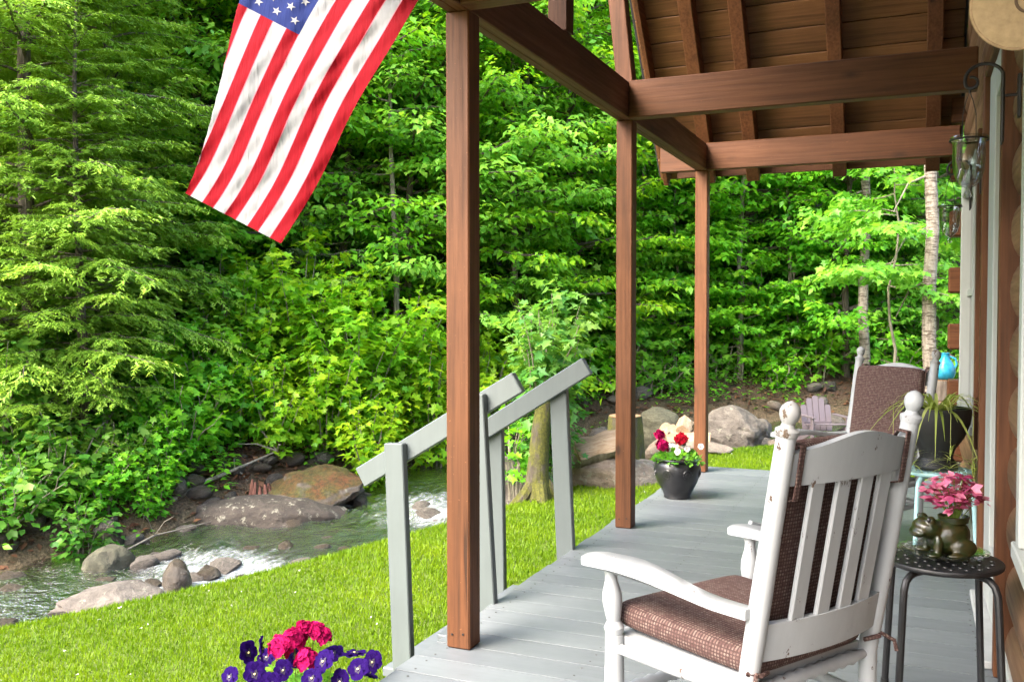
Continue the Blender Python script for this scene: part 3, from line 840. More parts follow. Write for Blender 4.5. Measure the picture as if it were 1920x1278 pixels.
# ------------------------------------------------------------------ forest
DOME = lambda t: (1 - abs(2 * t - .8) ** 2.5 * .55) * (1 - t ** 4) ** .5
M_BIG = [broadleaf(11 + i, (10.5, 9.0, 12, 8.0)[i], (.45, .35, .9, .3)[i], (2.7, 2.5, 2.9, 2.3)[i], (92, 84, 100, 78)[i], .145, step=.07, mt=L_DEEP, trunk_r=(.10, .08, .13, .07)[i]) for i in range(4)]
M_TALL = [broadleaf(31 + i, (17, 15.5)[i], (2.2, 1.6)[i], (3.3, 3.1)[i], (120, 112)[i], .19, tiers=.8, step=.095, mt=L_DEEP, trunk_r=.15) for i in range(2)]
M_SAP = [broadleaf(51 + i, (3.4, 2.6, 4.2)[i], (.5, .35, .8)[i], (1.25, 1.05, 1.45)[i], (26, 20, 30)[i], .13, tiers=.42, mt=L_DEEP, trunk_r=.022, tm=T_MAPLE, bark=BARKP, step=.06) for i in range(3)]

def in_clear(px, d):
    p = at(px, 600, d); sd = stream_dist(np.array([p.x]), np.array([p.y]))[0][0]
    return sd
FOREST_GROUP = 'leafy trees of the forest across the stream'
fr_ = random.Random(21)
n_forest = 0
MARKS = [(-400, 90, 'at the left edge'), (90, 215, 'behind the hemlocks'), (215, 340, 'left of the flag'), (340, 450, 'behind the lower tip of the flag'), (450, 600, 'behind the middle of the flag'), (600, 730, 'right of the flag'),
         (730, 836, 'just left of the nearest post'), (836, 900, 'behind the nearest post'), (900, 1000, 'just right of the nearest post'), (1000, 1090, 'above the young maple'), (1090, 1160, 'just left of the middle post'), (1160, 1250, 'just right of the middle post'),
         (1250, 1340, 'behind the farthest post'), (1340, 1450, 'just right of the farthest post'), (1450, 1560, 'above the lilac garden chair'), (1560, 1680, 'beside the thinner birch'), (1680, 1790, 'beside the white birch'), (1790, 4000, 'beyond the cabin corner')]
USED = {}
def where(px, head):
    w = next(m[2] for m in MARKS if m[0] <= px < m[1]); l = head + ' ' + w
    USED[l] = USED.get(l, 0) + 1
    return l if USED[l] == 1 else (head + ' ' + w + (', the next one', ', set deeper in', ', partly hidden', ', almost hidden', ', hardly showing')[min(USED[l] - 2, 4)])
def plant(kind_, px, d, s, mat, label='green leafy tree in the forest across the stream', group=FOREST_GROUP, name='maple_tree', rz=None):
    p = ground_at(px, d, -.05)
    return tree_thing(name, kind_, p, fr_.uniform(0, 6.28) if rz is None else rz, s, label, 'tree', group, mat)
rows = [  # distance, first column, last column, spacing, kinds
    (15.2, 330, 900, 165, M_BIG), (17.6, 900, 1850, 175, M_BIG), (18.2, -60, 860, 190, M_BIG),
    (20.5, 930, 2000, 190, M_BIG), (21.5, -80, 900, 200, M_TALL), (24.5, 900, 2060, 200, M_TALL), (27.5, -120, 2050, 175, M_TALL)]
for d, a, b, sp, kk in rows:
    x = a
    while x <= b:
        dd = d + fr_.uniform(-.9, .9); xx = x + fr_.uniform(-45, 45)
        if in_clear(xx, dd) > 2.0:
            m = fr_.choice([L_DEEP, L_MID, L_MID, L_MID, L_YEL] if xx < 1150 else [L_DEEP, L_DEEP, L_DEEP, L_MID])
            if d > 21: m = fr_.choice([L_MID, L_YEL, L_MID, L_DEEP])
            plant(fr_.choice(kk), xx, dd, fr_.uniform(.88, 1.12), m, where(xx, {L_DEEP: 'deep green', L_MID: 'mid green', L_YEL: 'yellow green'}[m] + (' front row tree' if d < 18.5 else ' middle row tree' if d < 22.5 else ' back row tree')),
                  FOREST_GROUP if d < 22 else 'tall trees at the back of the forest')
        x += sp
for xx, dd, kk, mm in ((210, 15.2, 0, L_YEL), (300, 16.4, 2, L_YEL), (420, 15.6, 0, L_YEL), (395, 14.0, 1, L_MID), (500, 14.6, 3, L_MID), (640, 14.3, 1, L_DEEP), (760, 14.2, 3, L_MID), (850, 15.0, 1, L_YEL), (960, 15.6, 0, L_MID), (1080, 15.9, 3, L_YEL), (330, 15.0, 0, L_YEL)):
    plant(M_BIG[kk], xx, dd, .95, mm, where(xx, {L_DEEP: 'deep green', L_MID: 'mid green', L_YEL: 'yellow green'}[mm] + ' leafy tree nearest the stream'))
M_POLE = broadleaf(401, 10.5, 4.2, 1.5, 26, .13, mt=L_MID, trunk_r=.055, bark=BARKP, lean=.012)
for xx, dd, sc_ in ((742, 13.6, .8), (800, 15.2, 1.1), (372, 14.6, 1.25), (1388, 17.2, .9), (1478, 17.6, .75), (1560, 18.0, .8), (1205, 17.0, .8), (965, 15.0, 1.0)):
    plant(M_POLE, xx, dd, sc_, L_MID, where(xx, 'slender pale trunked tree'), 'slender pale trunked trees of the forest', 'slender_tree')
# saplings in the understorey
for i in range(46):
    xx = fr_.uniform(300, 1800); dd = fr_.uniform(12.6, 20)
    if in_clear(xx, dd) > 2.3:
        plant(fr_.choice(M_SAP), xx, dd, fr_.uniform(.7, 1.15), fr_.choice([L_DEEP, L_DEEP, L_MID]) if xx > 900 else fr_.choice([L_DEEP, L_MID, L_YEL]),
              where(xx, 'small maple sapling in the understorey'), 'saplings in the understorey', 'maple_sapling')

for i in range(34):
    k = fr_.randrange(len(SD))
    while not (13.2 < SD[k, 1] < 19.0 and SD[k, 0] < 4): k = fr_.randrange(len(SD))
    w_ = fr_.uniform(2.3, 5.2); q_ = SD[k] + np.array([-ST[k, 1], ST[k, 0]]) * w_
    tree_thing('maple_sapling', fr_.choice(M_SAP), (q_[0], q_[1], h1(q_[0], q_[1]) - .05), fr_.uniform(0, 6.28), fr_.uniform(.6, 1.0), 'low maple sapling on the bank beyond the farthest porch post', 'tree', 'saplings on the bank beyond the porch', fr_.choice([L_DEEP, L_DEEP, L_MID]))
# hemlocks on the left
HEM = [conifer(71, 11.5, .7, 2.45, 175, L_HEM, prof=lambda t: (1 - t) ** .62 * .92 + .05), conifer(72, 9.0, .6, 2.0, 150, L_HEM, prof=lambda t: (1 - t) ** .65 * .95 + .05)]
HP = 'feathery hemlock '
for (k, px, d, s, lab) in ((0, 60, 10.6, 1.0, 'large feathery hemlock at the left edge, nearest the stream'), (1, 215, 12.0, .95, 'hemlock with drooping sprays right of the largest hemlock'),
                           (0, -130, 11.2, 1.0, 'hemlock mostly cut off by the left edge of the picture'),
                           (1, 150, 10.3, .62, 'smaller hemlock with low sprays in front of the largest hemlock'), (1, 20, 13.6, 1.2, 'hemlock directly behind the largest hemlock')):
    tree_thing('hemlock_tree', HEM[k], ground_at(px, d, -.05), k * 2.1 + px * .01, s, lab, 'tree', 'hemlocks on the left bank')
SPR = conifer(81, 4.4, 1.15, 1.35, 70, L_SPR, needle=.05, droop=.05, rise=.05, step=.02, trunk_r=.045, twig_gap=.10, prof=lambda t: (1 - t) ** .8 * .95 + .06, bark=BARKP, tipb=.2)
p = ground_at(575, 13.8); p.z = at(575, 655, 13.8).z - .9
tree_thing('spruce_tree', SPR, (p.x, p.y, h1(p.x, p.y)), 0, 1.0, 'small olive green spruce below the tip of the flag', 'tree', None)

# ------------------------------------------------------------------ shrubs on the banks
def shrub(seed, H, Rad, stems, leaf, mt, tm, step=.05, upright=.5, tip=.35, bark=BARKP, low=.1, dens=1.0, base_spread=.12):
    r = np.random.default_rng(seed); lv = Leaves(); w = MB()
    for i in range(stems):
        az = i * 2.399 + r.normal(0, .3); out = Rad * r.uniform(.25, 1.0) * math.sqrt((i + .5) / stems); h = H * r.uniform(.65, 1.05) * (1 - .35 * (out / Rad) ** 2)
        b0 = np.array([math.cos(az), math.sin(az), 0]) * base_spread * r.uniform(.2, 1); ns = 6; pts = []
        for k in range(ns + 1):
            t = k / ns
            pts.append(b0 + np.array([math.cos(az), math.sin(az), 0]) * out * t ** 1.25 + UP * (h * t ** (.85) - .1 * (k == 0)) + r.normal(0, .02, 3) * (k > 0))
        w.tube(pts, [.010 * (1 - .85 * k / ns) + .002 for k in range(ns + 1)], 5, False); pts = np.array(pts)
        nt = max(4, int(dens * h / .07))
        for j in range(nt):
            s = low + (1 - low) * (j + r.uniform(0, 1)) / nt
            q = np.array([np.interp(s * ns, np.arange(ns + 1), pts[:, k]) for k in range(3)])
            a2 = r.uniform(0, 6.28); ov = np.array([math.cos(a2), math.sin(a2), 0]) + .5 * np.array([math.cos(az), math.sin(az), 0])
            td = unit(ov + UP * r.uniform(-.1, upright)); tl = (.12 + .30 * Rad * (1 - .45 * s)) * r.uniform(.5, 1.1)
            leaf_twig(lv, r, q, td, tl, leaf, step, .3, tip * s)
        leaf_twig(lv, r, pts[-2], unit(pts[-1] - pts[-2]), h / ns * 1.2, leaf * .85, step * .8, 0, tip + .1)
    return w.mesh('stems', bark), lv.mesh('foliage', tm, mt)
def bush(name, spec, px, d, s, label, cat='shrub', group=None, rz=0, dz=-.05, mat=None):
    o = tree_thing(name, spec, ground_at(px, d, dz), rz, s, label, cat, group, None, ('stems', 'foliage'))
    return o
SH_Y = [shrub(201, 2.1, 1.0, 13, .125, L_YEL, T_MAPLE), shrub(202, 2.4, 1.15, 15, .125, L_YEL, T_MAPLE), shrub(203, 1.5, .85, 11, .115, L_YEL, T_MAPLE)]
yg = 'yellow green maple shrubs on the far bank'
for k, px, d, s, lab in ((0, 455, 12.0, .95, 'yellow green maple shrub above the left end of the rock ledge'), (1, 560, 12.5, 1.0, 'tall yellow green maple shrub directly above the mossy rock'),
                         (2, 610, 11.5, 1.0, 'low yellow green maple shrub touching the orange mossy rock'), (0, 665, 12.0, 1.08, 'bright yellow green maple shrub above the lower end of the nearer handrail'),
                         (1, 745, 12.6, 1.0, 'tall yellow green maple shrub left of the nearest porch post'), (2, 800, 12.4, 1.15, 'yellow green maple shrub half hidden by the nearest porch post'),
                         (2, 515, 11.15, .85, 'low yellow green shrub hanging over the middle of the ledge'), (2, 690, 11.35, .9, 'low yellow green shrub right of the mossy rock above the handrail end'), (0, 900, 13.6, .9, 'yellow green shrub just right of the nearest porch post across the stream')):
    bush('maple_shrub', SH_Y[k], px, d, s, lab, group=yg, rz=px * .013)
SH_M = [shrub(211, 1.7, .95, 12, .13, L_MID, T_OVAL), shrub(212, 1.2, .75, 10, .12, L_DEEP, T_MAPLE)]
SH_B = [shrub(221, 1.5, .9, 13, .155, L_BROAD, T_OVAL, .055, .3), shrub(222, .95, .65, 10, .15, L_BROAD, T_OVAL, .05, .3)]
bb = 'broad leaved shrubs on the left bank'
for sp_, px, d, s, lab in ((SH_B[0], 20, 9.9, 1.0, 'broad leaved bright green shrub at the left edge by the water'), (SH_B[1], 115, 9.5, 1.0, 'low broad leaved shrub hanging over the water at the left'),
                           (SH_B[0], 175, 10.7, .85, 'broad leaved shrub below the hemlock, above the green stained boulder'), (SH_B[1], 55, 9.15, .8, 'small broad leaved bush at the waterline in the lower left'),
                           (SH_M[1], 335, 10.4, .95, 'low maple bush above the stream stones, left of the rock ledge'), (SH_M[1], 385, 10.9, 1.0, 'maple bush overhanging the left end of the rock ledge'),
                           (SH_M[0], 330, 12.0, 1.0, 'mid green shrub behind the low maple bush left of the ledge'), (SH_M[0], 230, 12.2, 1.0, 'mid green shrub under the hemlock branches'),
                           (SH_M[0], 395, 12.6, 1.1, 'mid green shrub left of the yellow maple shrubs'), (SH_M[1], 265, 10.9, .8, 'small maple bush among the brown leaf litter'),
                           (SH_B[0], 95, 10.3, 1.0, 'broad leaved shrub in the shade under the largest hemlock'), (SH_B[1], 5, 8.9, .9, 'broad leaved bush at the lower left edge, lowest over the water'), (SH_B[1], 150, 9.0, .75, 'little broad leaved bush left of the green stained boulder'),
                           (SH_M[1], 300, 10.0, .7, 'small maple bush directly above the stream stones'), (SH_M[0], 150, 11.6, 1.1, 'mid green shrub in the hemlock shade above the left bank'), (SH_M[1], 420, 11.6, 1.1, 'maple bush directly behind the dark bank rock'), (SH_M[1], 225, 10.3, .7, 'low maple bush behind the long thin dead branch'), (SH_M[1], 190, 9.5, .6, 'small maple bush touching the top of the green stained boulder'), (SH_M[1], 275, 9.7, .55, 'small maple bush low over the stream stones'),
                           (SH_M[1], 350, 11.3, 1.1, 'maple bush behind the thick pale dead branch'), (SH_B[1], 240, 9.9, .8, 'broad leaved bush right of the green stained boulder'), (SH_M[1], 300, 11.3, 1.1, 'maple bush in the middle of the left bank slope'), (SH_M[0], 420, 12.2, 1.0, 'mid green shrub behind the dark bank rock'), (SH_M[1], 445, 11.2, .9, 'maple bush drooping onto the rock ledge from the left')):
    bush('bank_shrub', sp_, px, d, s, lab, group=bb, rz=px * .017)
SH_L = [shrub(231, .7, .6, 9, .11, L_DEEP, T_MAPLE, .05, .4), shrub(232, .5, .5, 8, .10, L_MID, T_MAPLE, .05, .4)]
fr2 = random.Random(9)
for i in range(60):
    px = fr2.uniform(60, 1780); d = fr2.uniform(11.5, 19)
    if in_clear(px, d) > 2.2 and not (1150 < px < 1700 and d < 17.6):
        bush('low_bush', SH_L[i % 2], px, d, fr2.uniform(.8, 1.5), 'low green bush on the forest floor across the stream', group='low bushes on the forest floor', rz=fr2.uniform(0, 6))
for i in range(80):
    k = fr2.randrange(len(SD))
    while not (12.8 < SD[k, 1] < 19.2 and SD[k, 0] < 4): k = fr2.randrange(len(SD))
    w_ = fr2.uniform(1.9, 4.8); q_ = SD[k] + np.array([-ST[k, 1], ST[k, 0]]) * w_
    tree_thing('low_bush', SH_L[i % 2], (q_[0], q_[1], h1(q_[0], q_[1]) - .05), fr2.uniform(0, 6), fr2.uniform(.9, 1.6), 'low leafy bush on the bank beyond the rocky stream bed', 'shrub', 'low bushes beyond the rocky bed', None, ('stems', 'foliage'))
# young maple sprouting from the mossy stump, near bank
def young_maple():
    o = thing('young_maple', 'young pale green maple sprouting round a mossy trunk behind the farther handrail', 'tree', ground_at(1010, 8.9, -.05))
    m = MB(); pts = [(0, 0, -.1), (.0, 0, .06), (-.01, 0, .3), (.02, 0, .7), (.05, .02, .95), (.06, .03, 1.1)]
    m.tube(pts, [.20, .145, .105, .088, .078, .05], 14)
    for a in (0.3, 1.7, 2.9, 4.1, 5.3):
        m.tube([(math.cos(a) * .06, math.sin(a) * .06, .22), (math.cos(a) * .16, math.sin(a) * .16, .08), (math.cos(a) * .34, math.sin(a) * .34, -.06)], [.06, .055, .02], 8)
    t = m.build('trunk', MOSSB, o)
    w, f = shrub(241, 1.75, .72, 15, .105, L_PALE, T_MAPLE, .045, .5, .55, low=.0, dens=1.15)
    for me, nm in ((w, 'stems'), (f, 'crown')):
        c = link(bpy.data.objects.new(nm, me), o); c.location = (-.05, .35, .42)
    w, f = shrub(242, .95, .45, 7, .10, L_DEEP, T_MAPLE, .05, .3, .2)
    c = link(bpy.data.objects.new('lower_foliage', f), o); c.location = (-.38, .30, .05)
    c = link(bpy.data.objects.new('lower_stems', w), o); c.location = (-.38, .30, .05)
young_maple()

# birches and the bright spray at the right
def birch(px, d, Hh, rad, label, lean):
    p = ground_at(px, d); o = thing('birch_tree', label, 'tree', p, 0, 'birches at the right')
    m = MB(); n = 12
    m.tube([(lean * Hh * i / n + .03 * math.sin(i * 1.9), .03 * math.cos(i * 2.3), -.2 + (Hh + .2) * i / n) for i in range(n + 1)], [rad * (1.12 - .55 * i / n) for i in range(n + 1)], 12)
    m.build('trunk', BIRCH, o)
    b = MB(); r = random.Random(int(px))
    for k in range(3):
        z = 2.2 + k * .7; a = 2.6 + k * .5
        b.tube([(lean * z, 0, z), (lean * z + .3 * math.cos(a), .3 * math.sin(a), z - .12), (lean * z + .5 * math.cos(a), .5 * math.sin(a), z - .5)], [.02, .014, .006], 6)
    b.build('dead_twigs', DEADB, o)
    w, l = broadleaf(int(px), Hh + 1, Hh * .55, 2.0, 34, .13, mt=L_MID, trunk_r=.03)
    link(bpy.data.objects.new('crown', l), o)
birch(1748, 12.6, 9.0, .090, 'white barked birch trunk close to the cabin corner', -.012)
birch(1620, 16.8, 9.5, .085, 'thinner birch trunk left of the white birch', .0)
SPRAY = broadleaf(300, 3.9, 2.2, 1.5, 20, .125, tiers=.5, mt=L_MID, tm=T_MAPLE, trunk_r=.022, bark=BARKP, rise=(.0, .15), step=.055)
tree_thing('maple_sapling', SPRAY, ground_at(1668, 13.2), 1.0, 1.0, 'bright green maple spray in front of the birch trunks', 'tree', None)

# ------------------------------------------------------------------ rocks
def rock_mesh(seed, sub=3, rough=.22, flat=1.0):
    import bmesh
    bm = bmesh.new(); bmesh.ops.create_icosphere(bm, subdivisions=sub, radius=1.0)
    off = Vector((seed * 7.3, seed * 3.1, seed * 5.7))
    for v in bm.verts:
        p = v.co.copy()
        k = 1 + rough * 1.6 * mnoise.noise(p * .9 + off) + rough * .8 * mnoise.noise(p * 2.1 + off * 2) + rough * .35 * mnoise.noise(p * 5 + off)
        q = p * k
        # break facets
        for a in range(3):
            nrm = Vector((math.sin(seed + a * 2.1), math.cos(seed * 1.7 + a), .5 * math.sin(a * 3 + seed))).normalized()
            e = q.dot(nrm)
            if e > .72: q -= nrm * (e - .72) * .75
        v.co = q
    me = bpy.data.meshes.new('stone'); bm.to_mesh(me); bm.free(); me.shade_smooth(); me.set_sharp_from_angle(angle=R(38))
    return me
RM = [rock_mesh(i, 2 if i < 5 else 3) for i in range(9)]
def rock(name, loc, size, mat, seed, label, rot=(0, 0, 0), group=None, cat='rock', sub=4, rough=.22):
    me = rock_mesh(seed, sub, rough); me.materials.append(mat); me.transform(Matrix.Diagonal((size[0] / 2, size[1] / 2, size[2] / 2, 1)))
    o = link(bpy.data.objects.new(name, me)); o.location = loc; o.rotation_euler = rot
    return tag(o, label, cat, group)
yz = -YAW  # rotate long axis into the picture plane
def pic(px, py, d): return at(px, py, d)
rock('rock_ledge', pic(515, 972, 10.35), (1.85, 1.2, .58), ROCKL, 3, 'long flat lichen spotted rock ledge at the water edge', (0, R(2), YAW), None, 'rock', 5, .13)
rock('mossy_rock', pic(602, 915, 10.7), (1.05, .9, .50), ROCKM, 15, 'rock with orange and green moss on top of the ledge', (0, R(-6), YAW), None, 'rock', 5, .24)
rock('bank_rock', pic(430, 905, 11.1), (.9, .8, .55), ROCKL, 14, 'dark rock behind the left end of the ledge', (0, 0, YAW + .3), None, 'rock', 4)
rock('boulder', pic(205, 1062, 8.7), (.42, .42, .42), ROCKG, 21, 'green stained pointed boulder in the stream on the left', (R(10), R(18), .4), None, 'rock', 4, .2)
rock('flat_rock', pic(200, 1126, 7.1), (.78, .5, .22), ROCK, 27, 'flat pale rock at the lawn edge by the rapids', (0, R(-9), YAW + .1), None, 'rock', 5, .2)
rock('stream_rock', pic(333, 1086, 7.85), (.26, .24, .30), ROCKW, 25, 'wet dark rock standing in the white rapids', (0, 0, .5), None, 'rock', 3, .2)
rock('boulder', pic(1140, 893, 9.75), (1.02, .75, .50), ROCKP, 31, 'large pale tan boulder under the split log on the lawn edge', (0, R(4), YAW), None, 'rock', 5, .14)
rock('boulder', pic(1195, 890, 10.4), (.55, .5, .34), ROCK, 33, 'grey brown boulder right of the large pale boulder', (0, 0, .9), None, 'rock', 4)
rock('boulder', pic(1375, 810, 13.2), (.95, .8, .62), ROCK, 35, 'large angular grey boulder behind the farthest porch post', (0, R(16), YAW), None, 'rock', 5, .16)
rock('boulder', pic(1235, 812, 13.8), (.76, .62, .74), ROCKG, 37, 'round olive brown boulder between the two farther posts', (0, 0, .2), None, 'rock', 4)
rock('slab_rock', pic(1310, 838, 11.9), (.85, .6, .16), ROCKP, 39, 'flat pale stone slab at the foot of the farthest post', (0, R(3), YAW), None, 'rock', 4, .12)
rock('flat_stone', (-2.74, 11.86, -.66), (.95, .62, .48), ROCKP, 47, 'pale flat stone under the firewood pile behind the black pot', (0, 0, YAW), None, 'rock', 4, .13)
rock('boulder', pic(1420, 805, 14.2), (.5, .45, .35), ROCK, 41, 'small grey boulder right of the large angular boulder', (0, 0, .7))
rock('boulder', pic(965, 918, 9.9), (.58, .52, .62), ROCK, 43, 'grey stone at the stream edge left of the mossy trunk', (0, 0, .2))
for me in RM:
    me.materials.append(ROCK)
fr3 = random.Random(31)
def stones(n, y0, y1, w0, w1, s0, s1, label, group, mats, lift=.0, cond=None):
    for i in range(n):
        for _ in range(30):
            k = fr3.randrange(len(SD)); 
            if not (y0 < SD[k, 1] < y1): continue
            w = fr3.uniform(w0, w1); p = SD[k] + np.array([-ST[k, 1], ST[k, 0]]) * w
            if cond is None or cond(p): break
        else: continue
        s = fr3.uniform(s0, s1) ** 1
        o = link(bpy.data.objects.new('stream_stone', fr3.choice(RM)))
        zz = max(h1(p[0], p[1]), -2) + lift
        o.location = (p[0], p[1], zz + s * .12); o.scale = (s * fr3.uniform(.7, 1.1) / 2, s * fr3.uniform(.6, 1) / 2, s * fr3.uniform(.4, .7) / 2)
        o.rotation_euler = (fr3.uniform(-.3, .3), fr3.uniform(-.3, .3), fr3.uniform(0, 6.28))
        o.material_slots[0].link = 'OBJECT'; o.material_slots[0].material = fr3.choice(mats)
        tag(o, label, 'stone', group)
stones(120, 4.2, 10.5, .6, 1.9, .10, .38, 'brown stone along the far edge of the stream', 'stones along the far edge of the stream', [ROCK, ROCKW, ROCKL, ROCKW])
stones(90, 4.2, 9.5, -1.9, .9, .10, .34, 'wet stone lying in the stream bed', 'stones in the stream bed', [ROCKW, ROCKW, ROCK], .06)
stones(26, 12.0, 18.5, 1.6, 3.2, .14, .40, 'stone half buried in the bank beyond the rocky stream bed', 'stones in the bank beyond the rocky bed', [ROCK, ROCKG, ROCKL])
stones(75, 11.5, 18.5, -2.0, 2.2, .16, .55, 'grey stone in the rocky stream bed beyond the lawn', 'stones of the rocky bed beyond the lawn', [ROCK, ROCKP, ROCKG, ROCK])

# root stump on the ledge
def root_stump():
    o = thing('root_stump', 'small reddish rotten root stump on the rock ledge under the maple leaves', 'stump', pic(490, 945, 10.45))
    m = MB(); r = random.Random(4)
    for i in range(11):
        a = i * .57; x = .13 * math.cos(a); y = .10 * math.sin(a)
        m.tube([(x * 1.25, y * 1.25, -.06), (x, y, .08), (x * .8, y * .8, .22 + r.uniform(-.03, .06))], [.035, .028, .012], 6)
    m.build('root', bark_mat('rotten_red_wood', (.05, .018, .012), (.12, .045, .03), (.2, .09, .06)), o)
root_stump()

# fallen branches on the left bank
def branch(label, pts, r0, twigs=0, seed=1):
    o = thing('fallen_branch', label, 'branch', (0, 0, 0), 0, 'dead branches on the left bank'); m = MB(); r = random.Random(seed)
    P = [Vector(p) for p in pts]
    m.tube(P, [r0 * (1 - .75 * i / (len(P) - 1)) for i in range(len(P))], 7)
    m.build('limb', DEADB, o)
    for k in range(twigs):
        i = r.randrange(1, len(P)); a = P[i]; v = Vector((r.uniform(-1, 1), r.uniform(-1, 1), r.uniform(-.2, 1))).normalized() * r.uniform(.2, .5)
        MB().tube([a, a + v * .5 + Vector((0, 0, .04)), a + v], [r0 * .35, r0 * .25, r0 * .08], 5).build('twig', DEADB, o)
branch('long thin dead branch slanting down to the water on the left', [pic(105, 1110, 8.3), pic(180, 1060, 8.7), pic(290, 1003, 9.3), pic(345, 990, 9.6), pic(425, 970, 10)], .014, 3, 3)
branch('thick pale dead branch lying over the brown leaf litter', [pic(320, 938, 10.0), pic(380, 905, 10.3), pic(440, 880, 10.6), pic(520, 845, 11)], .035, 6, 5)
branch('forked dead branch standing behind the left bank bush', [pic(190, 940, 9.9), pic(188, 880, 10.1), pic(196, 800, 10.3), pic(230, 740, 10.5)], .02, 6, 8)

# ------------------------------------------------------------------ ground cover
def scatter_far(n, seed, w0, w1, y0=2.5, y1=19.5, power=1.0):
    r = np.random.default_rng(seed); idx = r.integers(0, len(SD), n * 3); w = w0 + (w1 - w0) * r.uniform(0, 1, n * 3) ** power
    P = SD[idx] + np.stack([-ST[idx, 1], ST[idx, 0]], 1) * w[:, None] + r.normal(0, .15, (n * 3, 2))
    m = (P[:, 1] > y0) & (P[:, 1] < y1) & (P[:, 0] < 3.5); P = P[m][:n]
    z, d = height(P[:, 0], P[:, 1]); return r, P, z, d
def litter():
    lv = Leaves(); r, P, z, d = scatter_far(15000, 5, 1.5, 9, power=1.6)
    n = len(P); Q = np.column_stack([P, z + r.uniform(.005, .04, n)])
    A = r.normal(0, 1, (n, 3)); A[:, 2] *= .25; N = np.tile(UP, (n, 1)) + r.normal(0, .35, (n, 3))
    lv.add(Q, A, N, r.uniform(.06, .12, n), r.uniform(0, 1, n))
    o = link(bpy.data.objects.new('leaf_litter', lv.mesh('leaf_litter', T_SIMPLE, DEADL))); kind(o, 'stuff')
    tag(o, 'brown dead leaves covering the forest floor and the left bank', 'leaf litter')
litter()
def undergrowth():
    lv = Leaves(); r, P, z, d = scatter_far(8000, 6, 1.7, 10, power=1.5)
    m = vnoise(P[:, 0], P[:, 1], 1.6, 9) > -.25; P = P[m]; z = z[m]
    for p, zz in zip(P, z):
        h = r.uniform(.05, .28); k = r.integers(5, 10); a = r.uniform(0, 6.28, k)
        dr = np.stack([np.cos(a), np.sin(a), np.zeros(k)], 1)
        Q = np.array([p[0], p[1], zz]) + dr * r.uniform(.02, .14, (k, 1)) + UP * (h * r.uniform(.5, 1.1, k))[:, None]
        lv.add(Q, dr + UP * r.uniform(-.4, .3, (k, 1)), UP + r.normal(0, .3, (k, 3)), r.uniform(.06, .12, k), r.uniform(0, .9, k))
    o = link(bpy.data.objects.new('undergrowth', lv.mesh('undergrowth', T_SIMPLE, L_DEEP))); kind(o, 'stuff')
    tag(o, 'low green plants covering the forest floor across the stream', 'undergrowth')
undergrowth()
def grass():
    r = np.random.default_rng(77); n = 420000
    # denser near the porch: sample in picture columns and distances
    px = r.uniform(-60, 1900, n); dd = 2.6 + (14.5 - 2.6) * r.uniform(0, 1, n) ** 1.15
    u = (px - 960) / F_PX; x = dd * (_fw.x + _rt.x * u); y = dd * (_fw.y + _rt.y * u)
    z, d = height(x, y)
    m = (-d > 1.72 + .5 * sm(8.8, 4.5, y) + .16 * vnoise(x, y, 4, 21)) & ~((x > XE - .01) & (x < 3) & (y < 7.05)); x, y, z, dd = x[m], y[m], z[m], dd[m]; n = len(x)
    hgt = (.017 + .017 * r.uniform(0, 1, n)) * (1 + .35 * vnoise(x, y, 2.2, 22)) * (.85 + .05 * dd)
    wd = (.0028 + .0012 * r.uniform(0, 1, n)) * (.55 + .16 * dd)
    a = r.uniform(0, 6.28, n); b = r.uniform(0, 6.28, n); ln = r.uniform(.1, .8, n) * hgt
    V = np.empty((n, 3, 3), np.float32)
    ca, sa = np.cos(a) * wd, np.sin(a) * wd
    V[:, 0] = np.stack([x - ca, y - sa, z - .006], 1); V[:, 1] = np.stack([x + ca, y + sa, z - .006], 1)
    V[:, 2] = np.stack([x + np.cos(b) * ln, y + np.sin(b) * ln, z + hgt], 1)
    rnd = np.clip(.45 + .45 * vnoise(x, y, 1.2, 23) + .35 * vnoise(x, y, 4.5, 24) + .25 * vnoise(x, y, 14, 25) + r.normal(0, .18, n), 0, 1)
    me = np_mesh('grass', V.reshape(-1, 3), np.arange(n * 3), 3, GRASSM, face_attr={'rnd': rnd})
    o = kind(link(bpy.data.objects.new('grass', me)), 'stuff'); tag(o, 'short bright green mown lawn grass between porch and stream', 'grass')
    # clover heads
    k = 150; i = r.integers(0, n, k); lv = Leaves(); m = vnoise(x[i], y[i], 1.3, 31) > .05; i = i[m]; k = len(i)
    Q = np.stack([x[i], y[i], z[i] + .034], 1)
    for t in range(2):
        A = r.normal(0, 1, (k, 3)); lv.add(Q, A, UP + r.normal(0, .5, (k, 3)), r.uniform(.010, .018, k), r.uniform(0, 1, k))
    o = kind(link(bpy.data.objects.new('clover', lv.mesh('clover', T_SIMPLE, plain('clover_white', (.55, .58, .48), .8)))), 'stuff')
    tag(o, 'tiny white clover heads scattered through the lawn', 'clover')
grass()

